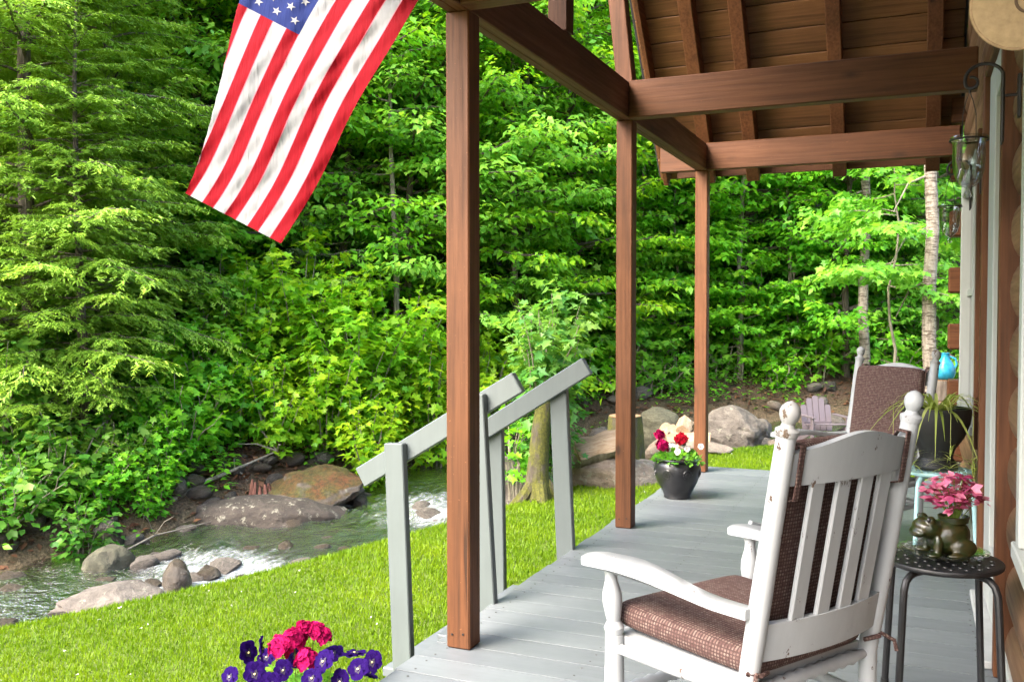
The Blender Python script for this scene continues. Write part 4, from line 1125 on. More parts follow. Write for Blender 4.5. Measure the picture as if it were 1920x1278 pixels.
# ------------------------------------------------------------------ rocking chairs
def cushion_mesh(name, wf, wb, depth, th, n=26, puff=.16):
    """pillow in local XY, width wf at +y, wb at -y; rounded edges"""
    m = MB(); V = []; Fc = []
    us = np.sign(np.linspace(-1, 1, n)) * (1 - (1 - np.abs(np.linspace(-1, 1, n))) ** 2.6)
    for sgn in (1, -1):
        for v in us:
            for u in us:
                w = wb + (wf - wb) * (v + 1) / 2
                e = (max(0, 1 - abs(u) ** 26)) ** .5 * (max(0, 1 - abs(v) ** 26)) ** .5
                sag = 1 + puff * (1 - u * u) * (1 - v * v)
                rx = 1 - .04 * abs(v) ** 6; ry = 1 - .04 * abs(u) ** 6
                V.append((u * w / 2 * rx, v * depth / 2 * ry, sgn * th / 2 * e * sag))
    for s_ in range(2):
        b = s_ * n * n
        for j in range(n - 1):
            for i in range(n - 1):
                q = [b + j * n + i, b + j * n + i + 1, b + (j + 1) * n + i + 1, b + (j + 1) * n + i]
                Fc.append(q if s_ == 0 else q[::-1])
    m.add(V, Fc); return m.mesh(name, CUSH, 60)
TURN = [(0, .018), (.06, .024), (.10, .017), (.14, .024), (.30, .027), (.5, .021), (.62, .016), (.66, .025), (.72, .026), (.76, .016), (.86, .021), (.95, .023), (1, .02)]
def rocking_chair(label, loc, rz):
    root = thing('rocking_chair', label, 'rocking chair', loc, rz, 'white rocking chairs with woven cushions')
    zs = .375; xb, xf = .225, .255; yb, yf = -.20, .20
    rec = .105
    def back_pt(z): return yb - max(0, (z - .34)) * rec / .58
    # rockers
    for s in (-1, 1):
        pts = []
        for k in range(15):
            y = -.52 + .98 * k / 14; pts.append((s * (xb + (xf - xb) * np.clip((y + .2) / .4, 0, 1)), y, .022 + .16 * ((y + .02) / .5) ** 2 * .55))
        m = MB()
        for a, b in zip(pts[:-1], pts[1:]): m.bar(Vector(a) , Vector(b) + (Vector(b) - Vector(a)) * .04, .026, .04, (0, 0, 1), .004)
        m.build('rocker', WHITEP, root)
        # back posts: round, tapered, raked, with a ball finial
        P = [(s * xb, yb, .05), (s * xb, yb, .20), (s * xb, yb, .34)] + [(s * (xb + .004 * t), back_pt(.34 + .575 * t), .34 + .575 * t) for t in (.2, .4, .6, .8, 1.0)]
        mp = MB(); mp.tube(P, [.017, .020, .0225, .0235, .0235, .0225, .022, .021], 14)
        post = mp.build('back_post', WHITEP, root)
        d = Vector((0, -rec / .58, 1)).normalized(); a = Vector(P[-1]); 
        MB().turned(a - d * .004, a + d * .072, [(0, .023), (.10, .025), (.18, .0255), (.26, .016), (.36, .0135), (.46, .018), (.58, .0215), (.72, .022), (.86, .018), (.95, .010), (1, .001)]).build('finial', WORNP if s < 0 else WHITEP, post)
        # front legs turned, through the seat to the arm
        mf = MB(); mf.turned((s * xf, yf, .055), (s * xf, yf, .36), [(0, .016), (.12, .022), (.2, .017), (.26, .023), (.5, .026), (.9, .024), (1, .024)])
        mf.turned((s * xf, yf, .36), (s * (xf + .01), yf + .005, .530), [(0, .022), (.10, .026), (.2, .017), (.28, .020), (.48, .025), (.62, .024), (.8, .016), (.9, .015), (1, .018)])
        mf.build('front_leg', WHITEP, root)
        # arm: flat board, widening to a rounded front
        ys = np.linspace(0, 1, 12); L = []; Rr = []
        y0a, y1a = back_pt(.52) + .005, yf + .048
        out = []
        for t in ys:
            hw = .020 + .022 * sm(.25, .8, t); out.append((t, hw))
        ring = [(t, hw) for t, hw in out] + [(1.0 + .04 * math.cos(a_), .046 * math.sin(a_)) for a_ in np.linspace(1.2, -1.2, 5)]
        L = [( (s * (xb + .02 + .03 * t)) + hw, y0a + (y1a - y0a) * t) for t, hw in out]
        Rr = [((s * (xb + .02 + .03 * t)) - hw, y0a + (y1a - y0a) * t) for t, hw in out]
        cap = [((s * (xb + .05)) + .042 * math.sin(a_), y1a + .035 * math.cos(a_)) for a_ in np.linspace(1.25, -1.25, 7)]
        outl = L + cap + Rr[::-1]
        ma = MB(); n = len(outl)
        def za(y): t = (y - y0a) / (y1a - y0a); return .515 + .030 * sm(.15, .75, t) - .006 * max(0, t - .8) * 5
        V = [(x, y, za(y) - .007) for x, y in outl] + [(x, y, za(y) + .010) for x, y in outl]
        cx = s * (xb + .035)
        V2 = [(cx + (x - cx) * .82, y + (-.008 if y > y1a else 0), za(y) + .016) for x, y in outl]
        V += V2
        Fc = [list(range(n))[::-1], [2 * n + i for i in range(n)]] + [[i, (i + 1) % n, n + (i + 1) % n, n + i] for i in range(n)] + [[n + i, n + (i + 1) % n, 2 * n + (i + 1) % n, 2 * n + i] for i in range(n)]
        # outline runs clockwise on one side; normals are fixed by Blender's two sided shading
        ma.add(V, Fc).build('arm', WHITEP, root, 50)
        # side stretchers
        ms = MB()
        ms.turned((s * xb, yb, .22), (s * xf, yf, .22), [(0, .010), (.3, .014), (.5, .016), (.7, .014), (1, .010)])
        ms.turned((s * xb, yb, .33), (s * xf, yf, .325), [(0, .013), (.5, .017), (1, .013)])
        ms.build('stretcher', WHITEP, root)
    # front and rear stretchers: twisted pattern
    for (y, w, z) in ((yf, xf, .21), (yf, xf, .325), (yb, xb, .23), (yb, xb, .33)):
        pr = [(0, .010)] + [(.12 + .76 * i / 18, .013 + (.005 if i % 2 else 0)) for i in range(19)] + [(1, .010)]
        MB().turned((-w, y, z), (w, y, z), pr, 12).build('stretcher', WHITEP, root)
    # seat frame under the cushion
    mseat = MB(); mseat.prism([(-xb + .015, yb + .015), (xb - .015, yb + .015), (xf - .01, yf + .03), (-xf + .01, yf + .03)], .022, Matrix.Translation((0, 0, .345)))
    mseat.build('seat', WHITEP, root)
    # back: crest rail with wavy top, lower rail, four slats; slightly bowed backwards
    def bow(x): return -.030 * (1 - (x / xb) ** 2)
    def rail(z0, z1, wave, name, th=.020):
        n = 25; V = []; Fc = []
        xw = xb + .006
        for i in range(n):
            x = -xw + 2 * xw * i / (n - 1); u = x / xw
            top = z1 + (wave * (math.cos(u * math.pi * 1.0) * .5 + .5) ** 1.3 - wave * .35 * (math.cos(u * math.pi * 2) * .5 - .5) * 0 if wave else 0) - (.012 * max(0, abs(u) - .8) / .2 if wave else 0)
            for z in (z0, top):
                for dy in (-th / 2, th / 2): V.append((x, back_pt(z) + bow(x) + dy, z))
        for i in range(n - 1):
            a = i * 4; b = a + 4
            Fc += [[a, b, b + 2, a + 2], [a + 1, a + 3, b + 3, b + 1], [a + 2, b + 2, b + 3, a + 3], [a, a + 1, b + 1, b]]
        Fc += [[0, 2, 3, 1], [(n - 1) * 4, (n - 1) * 4 + 1, (n - 1) * 4 + 3, (n - 1) * 4 + 2]]
        MB().add(V, Fc).build(name, WHITEP, root, 40)
    rail(.802, .878, .030, 'crest_rail'); rail(.405, .492, 0, 'back_rail')
    for x in (-.122, -.042, .040, .122):
        MB().bar((x, back_pt(.48) + bow(x), .48), (x * 1.03, back_pt(.806) + bow(x), .806), .012, .046, (1, 0, 0), .003).build('slat', WHITEP, root)
    # cushions tied on
    c = link(bpy.data.objects.new('seat_cushion', cushion_mesh('seat_cushion', .475, .42, .44, .062)), root)
    c.location = (0, .015, .395); c.rotation_euler = (R(2), 0, 0)
    bm_ = cushion_mesh('back_cushion', .405, .385, .50, .05)
    c = link(bpy.data.objects.new('back_cushion', bm_), root)
    zc = .645; c.location = (0, back_pt(zc) + .032, zc); c.rotation_euler = (R(90) + math.atan(rec / .58), 0, 0)
    for x in (-.195, .195):
        st = MB(); zt = .845; w = .018; path = []
        yb_ = back_pt(.82) + bow(x)
        for (dy, z) in ((.026, .74), (.030, .86), (.013, .893), (-.014, .890), (-.016, .81), (-.016, .772), (.012, .765)):
            path.append((x, back_pt(z) + bow(x) + dy, z - .0))
        for a, b in zip(path[:-1], path[1:]): st.bar(a, Vector(b) + (Vector(b) - Vector(a)) * .06, w, .004, (0, 1, .01), .001)
        st.build('cushion_strap', CUSH, root)
        kn = MB(); s2 = 1 if x > 0 else -1
        kn.tube([(s2 * .21, yb + .02, .385), (s2 * .245, yb - .02, .385), (s2 * .22, yb - .035, .38), (s2 * .18, yb - .02, .375)], .006, 6)
        kn.tube([(s2 * .23, yb - .03, .385), (s2 * .26, yb - .05, .365), (s2 * .262, yb - .055, .34)], .005, 6)
        kn.build('cushion_tie', CUSH, root)
    return root
# local +y is the way the sitter faces
ca = math.atan2(.515, -.857) - math.pi / 2
rocking_chair('nearest white rocking chair seen from behind, paint chipped off its posts', (-.392, 2.385, 0), ca)
cb = math.atan2(-.80, -.60) - math.pi / 2
rocking_chair('farther white rocking chair facing the camera beside the turquoise stool', (-.285, 5.02, 0), cb)

# ------------------------------------------------------------------ stools
def stool(label, loc, mat, rz, dots):
    root = thing('stool', label, 'stool', loc, rz, 'round steel stools against the cabin wall')
    m = MB(); n = 40
    m.lathe([(.0005, .436), (.135, .436), (.146, .437), (.158, .434), (.163, .438), (.164, .444), (.162, .449), (.156, .4505), (.10, .447), (.0005, .446)], n, None, False)
    seat = m.build('seat', mat, root, 50)
    d = MB()
    for ring, k in ((.03, 5), (.065, 10), (.10, 15), (.132, 20)):
        for i in range(k):
            a = 2 * math.pi * i / k; d.lathe([(.0075, .4462), (.0065, .4498), (.0005, .4508)], 8, Matrix.Translation((ring * math.cos(a), ring * math.sin(a), .0005 if ring < .12 else .0022)), False)
    d.build('seat_studs', mat, seat)
    for i in range(4):
        a = math.pi / 4 + i * math.pi / 2; c, s_ = math.cos(a), math.sin(a)
        R_ = [(.08, .424), (.125, .424), (.147, .418), (.163, .404), (.172, .380), (.176, .33), (.196, .0)]
        pts = [(c * r, s_ * r, z) for r, z in R_]
        l = MB().tube(pts, .0105, 10).build('leg', mat, root)
        MB().tube([(c * .1945, s_ * .1945, .03), (c * .1965, s_ * .1965, .0)], .0125, 10).build('foot_cap', BLACKU, l)
    return root
stool('black round steel stool under the frog planter', (.075, 3.02, 0), BLACKM, .15, True)
stool('pale turquoise round steel stool under the black urn planter', (.08, 4.74, 0), TURQ, .35, False)

# ------------------------------------------------------------------ pots and plants
def ribbon(lv_V, lv_F, pts, w0, rnds, r):
    """a drooping strap leaf with a fold, as a quad strip"""
    n = len(pts); b = len(lv_V)
    for i, p in enumerate(pts):
        t = i / (n - 1); tg = unit(pts[min(i + 1, n - 1)] - pts[max(i - 1, 0)]); sd = unit(np.cross(tg, UP + np.array([.01, .02, 0])))
        w = w0 * (math.sin(math.pi * min(1, .25 + t * .75)) ** .7 * (1 - .75 * t) + .05)
        lv_V.append(p - sd * w); lv_V.append(p + sd * w)
    for i in range(n - 1): lv_F.append([b + 2 * i, b + 2 * i + 1, b + 2 * i + 3, b + 2 * i + 2])
def quads_mesh(name, V, Fq, mat, rnd):
    return np_mesh(name, np.array(V), np.array(Fq).ravel(), 4, mat, face_attr={'rnd': np.array(rnd)}, smooth=True)
def urn_plant():
    root = thing('urn_planter', 'tall black footed urn holding a spider plant on the turquoise stool', 'plant pot', (.085, 4.74, .452)); root.scale = (1.1, 1.1, 1.05)
    MB().lathe([(.0005, .0), (.082, .0), (.086, .012), (.078, .03), (.064, .05), (.070, .085), (.105, .14), (.128, .20), (.134, .25), (.130, .268), (.122, .268), (.118, .25), (.0005, .245)], 40, None, False).build('pot', BLACKU, root, 40)
    MB().lathe([(.117, .246), (.06, .254), (.0005, .257)], 24, None, False).build('soil', SOIL, root)
    r = np.random.default_rng(5); V = []; Fq = []; rn = []
    for i in range(56):
        az = i * 2.399; L = r.uniform(.18, .40); el = r.uniform(.35, 1.25); d = np.array([math.cos(az) * math.cos(el), math.sin(az) * math.cos(el), math.sin(el)])
        p0 = np.array([math.cos(az) * .04, math.sin(az) * .04, .255]); n = 9
        pts = [p0 + d * L * t - UP * 1.25 * (L * t) ** 2 * 2.2 for t in np.linspace(0, 1, n)]
        pts = [np.array([q[0], q[1], max(q[2], -.02)]) for q in pts]
        ribbon(V, Fq, pts, .0085, rn, r); k = r.uniform(.15, .95); rn += [k] * (n - 1)
    # runners with hanging plantlets
    for az, L in ((4.1, .40), (5.0, .36), (3.3, .33), (5.6, .42)):
        d = np.array([math.cos(az), math.sin(az), .15]); n = 12
        pts = [np.array([0, 0, .26]) + d * .17 * min(1, t * 2.0) + UP * (.05 * math.sin(t * 3.1) - L * max(0, t - .35) ** 1.3 * 1.25) for t in np.linspace(0, 1, n)]
        ribbon(V, Fq, pts, .0030, rn, r); rn += [.9] * (n - 1)
        e = pts[-1]
        for j in range(26):
            a = r.uniform(0, 6.28); q = e + np.array([0, 0, r.uniform(-.02, .08)]); dd = np.array([math.cos(a), math.sin(a), r.uniform(.0, .9)]); l = r.uniform(.05, .12)
            pp = [q + dd * l * t - UP * 5.0 * (l * t) ** 2 for t in np.linspace(0, 1, 6)]
            ribbon(V, Fq, pp, .0035, rn, r); rn += [r.uniform(.3, .8)] * 5
    link(bpy.data.objects.new('spider_plant_leaves', quads_mesh('spider_plant_leaves', V, Fq, SPIDER, rn)), root)
urn_plant()

def flower_mats():
    out = {}
    for nm, col in (('geranium_pink', (.38, .006, .085)), ('petunia_magenta', (.36, .006, .08)), ('pansy_purple', (.017, .0028, .085)), ('pansy_white', (.62, .60, .58)), ('petunia_red', (.36, .006, .02))):
        t = NT(nm); n = t.noise(t.coord((1, 1, 1)), 60, 3)
        c = t.ramp(n, [(.3, tuple(x * .6 for x in col)), (.7, tuple(min(1, x * 1.3) for x in col))])
        t.b.inputs['Specular IOR Level'].default_value = .08; t.set(Base_Color=c, Roughness=.8); tl = t.n('ShaderNodeBsdfTranslucent'); t.l(c, tl.inputs[0]); mx = t.n('ShaderNodeMixShader'); mx.inputs[0].default_value = .3
        t.l(t.b.outputs[0], mx.inputs[1]); t.l(tl.outputs[0], mx.inputs[2]); t.l(mx.outputs[0], t.out.inputs[0]); out[nm] = t.m
    return out
FM = flower_mats()
CENTRE = plain('flower_centre', (.75, .62, .25), .6)
DARKEYE = plain('pansy_dark_face', (.012, .004, .03), .7)
def pansy_mesh(mat):
    """five overlapping rounded petals with ruffled rims facing +z, about 1 unit across"""
    m = MB()
    for (a, rr, off, z) in ((90 - 28, .30, .24, -.02), (90 + 28, .30, .24, -.03), (180 + 8, .25, .24, .01), (-8, .25, .24, .01), (270, .31, .24, .03)):
        c = Vector((math.cos(R(a)) * off, math.sin(R(a)) * off, z)); V = [Vector((0, 0, z * .3))]; n = 14
        for i in range(n):
            t = 2 * math.pi * i / n; V.append(c + Vector((math.cos(t) * rr, math.sin(t) * rr, .05 * math.sin(3 * t + a) + .06)))
        V.append(c + Vector((0, 0, .02)))
        Fc = [[n + 1, 1 + i, 1 + (i + 1) % n] for i in range(n)]
        m.add(V[0:], [[x for x in f] for f in Fc])
    return m.mesh('petals', mat, 80)
def eye_mesh():
    m = MB(); V = [Vector((0, 0, .085))] + [Vector((math.cos(2 * math.pi * i / 10) * (.13 if i % 2 else .22), math.sin(2 * math.pi * i / 10) * (.13 if i % 2 else .22) - .03, .088)) for i in range(10)]
    m.add(V, [[0, 1 + i, 1 + (i + 1) % 10] for i in range(10)]); return m.mesh('dark_face', DARKEYE, 0)
def centre_mesh(): return MB().ell((0, -.01, .10), (.05, .05, .03), None, 8, 5).mesh('centre', CENTRE, 60)
EYE, CEN = eye_mesh(), centre_mesh()
PANSY = {k: pansy_mesh(FM[k]) for k in FM}
def flower(parent, matname, p, dirv, size, eye=True, name='flower'):
    o = link(bpy.data.objects.new(name, PANSY[matname]), parent); o.location = p; o.scale = (size,) * 3
    q = Vector(dirv).to_track_quat('Z', 'Y'); o.rotation_euler = q.to_euler()
    if eye:
        if matname != 'petunia_magenta': link(bpy.data.objects.new('dark_face', EYE), o)
        link(bpy.data.objects.new('centre', CEN), o)
    return o
def cluster(parent, matname, p, rad, n, size, seed, name='flower_head'):
    """a ball of small florets, one head"""
    r = np.random.default_rng(seed); V = []; Fc = []
    src = PANSY[matname]; sv = [v.co.copy() for v in src.vertices]; sf = [list(f.vertices) for f in src.polygons]
    m = MB()
    for i in range(n):
        z = 1 - 1.35 * (i + .5) / n; a = i * 2.399; q = math.sqrt(max(0, 1 - z * z)); d = Vector((q * math.cos(a), q * math.sin(a), z))
        M = Matrix.Translation(Vector(p) + d * rad * r.uniform(.8, 1.1)) @ (d + Vector(r.normal(0, .25, 3))).to_track_quat('Z', 'Y').to_matrix().to_4x4() @ Matrix.Scale(size, 4)
        m.add([M @ v for v in sv], sf)
    return link(bpy.data.objects.new(name, m.mesh(name, FM[matname], 80)), parent)
def leaf_mound(parent, R0, n, z0, hgt, seed, mat=L_MID, size=.05, name='leaves'):
    lv = Leaves(); r = np.random.default_rng(seed); a = r.uniform(0, 6.28, n); q = np.sqrt(r.uniform(0, 1, n)) * R0
    P = np.stack([np.cos(a) * q, np.sin(a) * q, z0 + hgt * (1 - (q / R0) ** 2) * r.uniform(.3, 1.05, n)], 1)
    A = np.stack([np.cos(a), np.sin(a), r.uniform(-.5, .7, n)], 1) + r.normal(0, .5, (n, 3)); N = UP + r.normal(0, .5, (n, 3))
    lv.add(P, A, N, size * r.uniform(.6, 1.2, n), r.uniform(0, .9, n))
    return link(bpy.data.objects.new(name, lv.mesh(name, T_OVAL, mat)), parent)
def deck_pot():
    root = thing('flower_pot', 'round black glazed pot of red and white flowers on the deck edge', 'flower pot', (-1.385, 5.86, .001))
    pot = MB().lathe([(.0005, 0), (.080, 0), (.086, .006), (.084, .02), (.098, .05), (.125, .10), (.143, .155), (.146, .195), (.138, .222), (.130, .232), (.142, .240), (.146, .247), (.141, .252), (.130, .250), (.124, .235), (.0005, .225)], 44, None, False).build('pot', BLACKP, root, 40)
    rel = MB()
    for k in range(7):
        a0 = k * 2 * math.pi / 7; pts = []
        for i in range(22):
            t = i / 21; rr = .034 * (1 - .8 * t); an = t * 11; a = a0 + rr * math.cos(an) / .143; z = .160 + rr * math.sin(an)
            rad = np.interp(z, [.10, .155, .195], [.125, .1435, .1465]) ; pts.append((rad * math.cos(a), rad * math.sin(a), z))
        MB().tube(pts, .0032, 5).build('scroll_relief', BLACKP, pot)
    MB().lathe([(.123, .228), (.06, .236), (.0005, .238)], 20, None, False).build('soil', SOIL, root)
    leaf_mound(root, .145, 240, .235, .07, 3, L_MID, .05)
    r = np.random.default_rng(8)
    cluster(root, 'petunia_red', (.02, .02, .365), .034, 16, .050, 1); cluster(root, 'petunia_magenta', (-.085, -.05, .325), .034, 15, .050, 2); cluster(root, 'petunia_magenta', (-.13, .06, .38), .026, 11, .046, 3)
    MB().tube([(.0, .0, .24), (.02, .02, .36)], .003, 6).build('flower_stem', SPIDER, root); MB().tube([(-.03, -.02, .24), (-.085, -.05, .33)], .003, 6).build('flower_stem', SPIDER, root); MB().tube([(-.05, .03, .24), (-.13, .06, .39)], .003, 6).build('flower_stem', SPIDER, root)
    for i in range(14):
        a = r.uniform(0, 6.28); q = r.uniform(.04, .15); p = (math.cos(a) * q, math.sin(a) * q, r.uniform(.29, .335))
        flower(root, 'pansy_white', p, (math.cos(a) * .4 - .1, -.9 + .3 * math.sin(a), .6), .042, True)
deck_pot()
def front_planter():
    g = h1(-1.74, 2.42)
    root = thing('flower_planter', 'planter of purple pansies and pink geraniums outside the deck edge', 'flower pot', (-1.775, 2.42, g))
    H0 = -.10 - g
    MB().lathe([(.0005, 0), (.13, 0), (.135, .02), (.17, H0 * .6), (.19, H0 - .02), (.20, H0), (.198, H0 + .012), (.182, H0 + .01), (.178, H0 - .03), (.0005, H0 - .035)], 40, None, False).build('pot', BLACKP, root, 40)
    MB().lathe([(.176, H0 - .032), (.09, H0 - .022), (.0005, H0 - .02)], 20, None, False).build('soil', SOIL, root)
    leaf_mound(root, .23, 620, H0 - .01, .17, 13, L_MID, .055)
    r = np.random.default_rng(18); b = Vector(root.location)
    def rel(px, py, d): return at(px, py, d) - b
    vd = Vector((.25, -.85, .45))
    spots = [(432, 1268, 2.95), (464, 1222, 3.0), (488, 1215, 2.95), (500, 1232, 3.05), (478, 1262, 2.85), (532, 1254, 2.85), (556, 1228, 2.95), (608, 1240, 2.85), (625, 1226, 2.98), (664, 1226, 2.95), (672, 1254, 2.85), (694, 1262, 2.9), (700, 1240, 3.05), (585, 1272, 2.8), (640, 1276, 2.85), (510, 1282, 2.8)]
    for i, (px, py, d) in enumerate(spots):
        dv = vd + Vector(r.normal(0, .5, 3)); flower(root, 'pansy_purple', rel(px, py, d), dv, r.uniform(.062, .078))
        p = rel(px, py, d); MB().tube([(p.x * .7, p.y * .7, H0 + .02), p - dv.normalized() * .006], .0016, 5).build('flower_stem', SPIDER, root)
    for i, (px, py, d, rad) in enumerate(((527, 1214, 2.9, .035), (552, 1199, 2.92, .032), (574, 1237, 2.88, .032), (592, 1182, 2.95, .024), (570, 1178, 2.95, .018), (607, 1192, 2.95, .016))):
        cluster(root, 'geranium_pink', rel(px, py, d), rad * .9, 16, .040, 30 + i)
        p = rel(px, py, d); MB().tube([(p.x * .5, p.y * .5, H0 + .02), (p.x * .8, p.y * .8, p.z - .06), p], .0022, 5).build('flower_stem', SPIDER, root)
front_planter()

def frog():
    b = Vector((.075, 3.02, .453))
    pl = thing('glass_plate', 'clear ribbed glass plate under the frog planter', 'plate', b)
    MB().lathe([(.0005, .0), (.055, .0), (.06, .004), (.10, .016), (.125, .020), (.126, .023), (.10, .020), (.058, .008), (.0005, .005)], 48, None, False).build('dish', GLASS, pl, 50)
    rb = MB()
    for i in range(36):
        a = 2 * math.pi * i / 36; rb.tube([(.066 * math.cos(a), .066 * math.sin(a), .0095), (.12 * math.cos(a), .12 * math.sin(a), .0225)], .0016, 5)
    rb.build('ribs', GLASS, pl)
    root = thing('frog_planter', 'green and brown glazed ceramic frog planter on the black stool', 'planter', b + Vector((.0, 0, .009)), YAW)
    t = NT('green_brown_glaze'); n = t.noise(t.coord((1, 1, 1)), 26, 5, .65)
    c = t.ramp(n, [(.3, (.003, .006, .002)), (.45, (.012, .020, .003)), (.58, (.028, .020, .004)), (.72, (.05, .065, .016))])
    t.b.inputs['Coat Weight'].default_value = .35; t.b.inputs['Coat Roughness'].default_value = .08
    gm = t.set(Base_Color=c, Roughness=.35)
    m = MB()   # faces -x
    m.ell((.015, 0, .055), (.062, .052, .055), Matrix.Rotation(R(-18), 3, 'Y'))
    m.ell((-.045, 0, .078), (.045, .044, .030), Matrix.Rotation(R(14), 3, 'Y'))
    m.ell((-.075, 0, .066), (.022, .036, .016))
    for s in (-1, 1):
        m.ell((-.048, s * .026, .104), (.014, .013, .014)); m.ell((.04, s * .045, .028), (.038, .018, .028)); m.ell((.02, s * .058, .008), (.034, .014, .008))
        m.ell((-.03, s * .036, .030), (.013, .012, .034)); m.ell((-.042, s * .040, .006), (.022, .014, .007))
    body = m.build('body', gm, root, 0)
    rm = body.modifiers.new('fuse', 'REMESH'); rm.mode = 'VOXEL'; rm.voxel_size = .0035; rm.use_smooth_shade = True
    sm_ = body.modifiers.new('smooth', 'SMOOTH'); sm_.factor = .5; sm_.iterations = 6
    for s in (-1, 1): MB().ell((-.056, s * .032, .107), (.007, .006, .008), None, 12, 8).build('eye', BLACKP, root, 60)
    MB().lathe([(.040, .095), (.044, .112), (.041, .114), (.036, .10)], 28, Matrix.Translation((.03, 0, 0)), False).build('rim', gm, root, 50)
    pt = thing('pink_plant', 'pink spotted leafy plant growing out of the frog planter', 'plant', b + Vector((.03, 0, .105))); pt.scale = (.88, .88, .92)
    lv = Leaves(); r = np.random.default_rng(3); st = MB()
    for i in range(46):
        a = i * 2.399; q = r.uniform(.02, .085); z = .02 + r.uniform(.0, .12) * (1 - q * 4) + .03
        p = np.array([math.cos(a) * q, math.sin(a) * q, z]); st.tube([(0, 0, -.01), p * .6 + UP * .01, p], .0013, 5)
        k = 6; aa = r.uniform(0, 6.28, k)
        A = np.stack([np.cos(aa), np.sin(aa), r.uniform(-.7, .3, k)], 1); lv.add(np.tile(p, (k, 1)) + r.normal(0, .004, (k, 3)), A, UP + r.normal(0, .35, (k, 3)), r.uniform(.030, .055, k), r.uniform(.1, 1, k))
    link(bpy.data.objects.new('leaves', lv.mesh('leaves', T_OVAL, PINKL)), pt); st.build('stems', SPIDER, pt)
    link(bpy.data.objects.new('plantlets', None), pt) if False else None
frog()
def hanging_airplant():
    pass

# ------------------------------------------------------------------ lanterns on wall hooks
def lantern(y, zt, label_hook, label_glass, seed):
    # zt: height of the hook's crown
    hk = thing('wall_hook', label_hook, 'hook', (XW - .012, y, zt), 0, 'black wall hooks'); hk.scale = (.84,) * 3
    MB().box((.012, .03, .15), Matrix.Translation((.004, 0, -.12)), .004).build('wall_plate', IRON, hk)
    m = MB(); m.tube([(.0, 0, -.115), (-.046, 0, -.115)], .005, 8)
    bar = [(-.050, 0, -.285), (-.047, 0, -.27), (-.046, 0, -.20), (-.046, 0, -.10), (-.046, 0, -.05)]
    bar += [(-.105 + .060 * math.cos(a), 0, -.05 + .050 * math.sin(a)) for a in np.linspace(.25, math.pi, 12)]
    bar += [(-.145 + .020 * math.cos(a), 0, -.062 + .020 * math.sin(a)) for a in np.linspace(math.pi, math.pi * 2.6, 12)]
    m.tube(bar, [.003] + [.0062] * (len(bar) - 6) + [.005] * 5, 8); m.build('hook_arm', IRON, hk)
    c = Vector((XW - .012 - .150 * .84, y, zt - .092 * .84))
    g = thing('glass_lantern', label_glass, 'lantern', c, 0, 'clear glass bell lanterns'); g.scale = (.80, .80, .92)
    w = MB()
    for s in (-1, 1): w.tube([(0, 0, .0), (s * .012, 0, -.03), (s * .022, 0, -.07), (s * .024, s * .02, -.150)], .0016, 6)
    w.tube([(.0, 0, .012), (0, 0, -.004)], .004, 6)
    w.build('wire_hanger', IRON, g)
    pr = [(.062, -.142), (.066, -.145), (.066, -.153), (.058, -.158), (.055, -.165), (.056, -.22), (.052, -.255), (.040, -.285), (.022, -.302), (.008, -.308), (.007, -.314), (.013, -.322), (.014, -.330), (.009, -.338), (.0005, -.340)]
    inn = [(.0005, -.300), (.020, -.296), (.037, -.280), (.049, -.253), (.053, -.22), (.052, -.165), (.056, -.150), (.062, -.142)]
    MB().lathe(pr + inn[:-1] + [pr[0]], 36, None, False).build('glass_bell', BELLG, g, 60)
    rg = MB(); rg.lathe([(.0665, -.157), (.0685, -.154), (.0665, -.151)], 32, None, False); rg.build('rim_band', IRON, g)
    MB().lathe([(.0005, -.296), (.018, -.294), (.020, -.25), (.0005, -.248)], 16, None, False).build('candle_cup', GLASS, g, 50)
lantern(3.10, 1.895, 'nearer black scrolled iron hook on the cabin wall', 'nearer clear glass bell lantern hanging from the wall hook', 1)
lantern(4.92, 1.885, 'farther black iron hook beyond the door', 'farther small looking glass bell lantern beyond the door', 2)

# round tan disc hanging by the eave
def disc():
    c = at(1912, 8, 1.75)
    o = thing('hanging_disc', 'round tan woven disc hanging at the upper right corner', 'wall decoration', c)
    M = Matrix.Rotation(YAW * .2, 4, 'Z') @ Matrix.Rotation(R(90), 4, 'X')
    MB().lathe([(.0005, .004), (.05, .004), (.080, .003), (.083, 0), (.080, -.004), (.0005, -.004)], 48, M, False).build('disc', TANW, o, 50)
    MB().tube([M @ Vector((.082 * math.cos(a), .082 * math.sin(a), 0)) for a in np.linspace(0, 2 * math.pi, 49)], .0035, 8).build('rim', TANRIM, o)
    MB().tube([M @ Vector((.015 + .022 * math.cos(a), .005 + .022 * math.sin(a), .005)) for a in np.linspace(0, 2 * math.pi, 25)], .003, 6).build('ring_ornament', plain('dark_rope', (.10, .06, .035), .8), o)
    MB().tube([c * 0 + M @ Vector((0, .08, 0)), Vector((0, 0, 2.39 - c.z))], .0015, 5).build('hanging_cord', TANRIM, o)
disc()

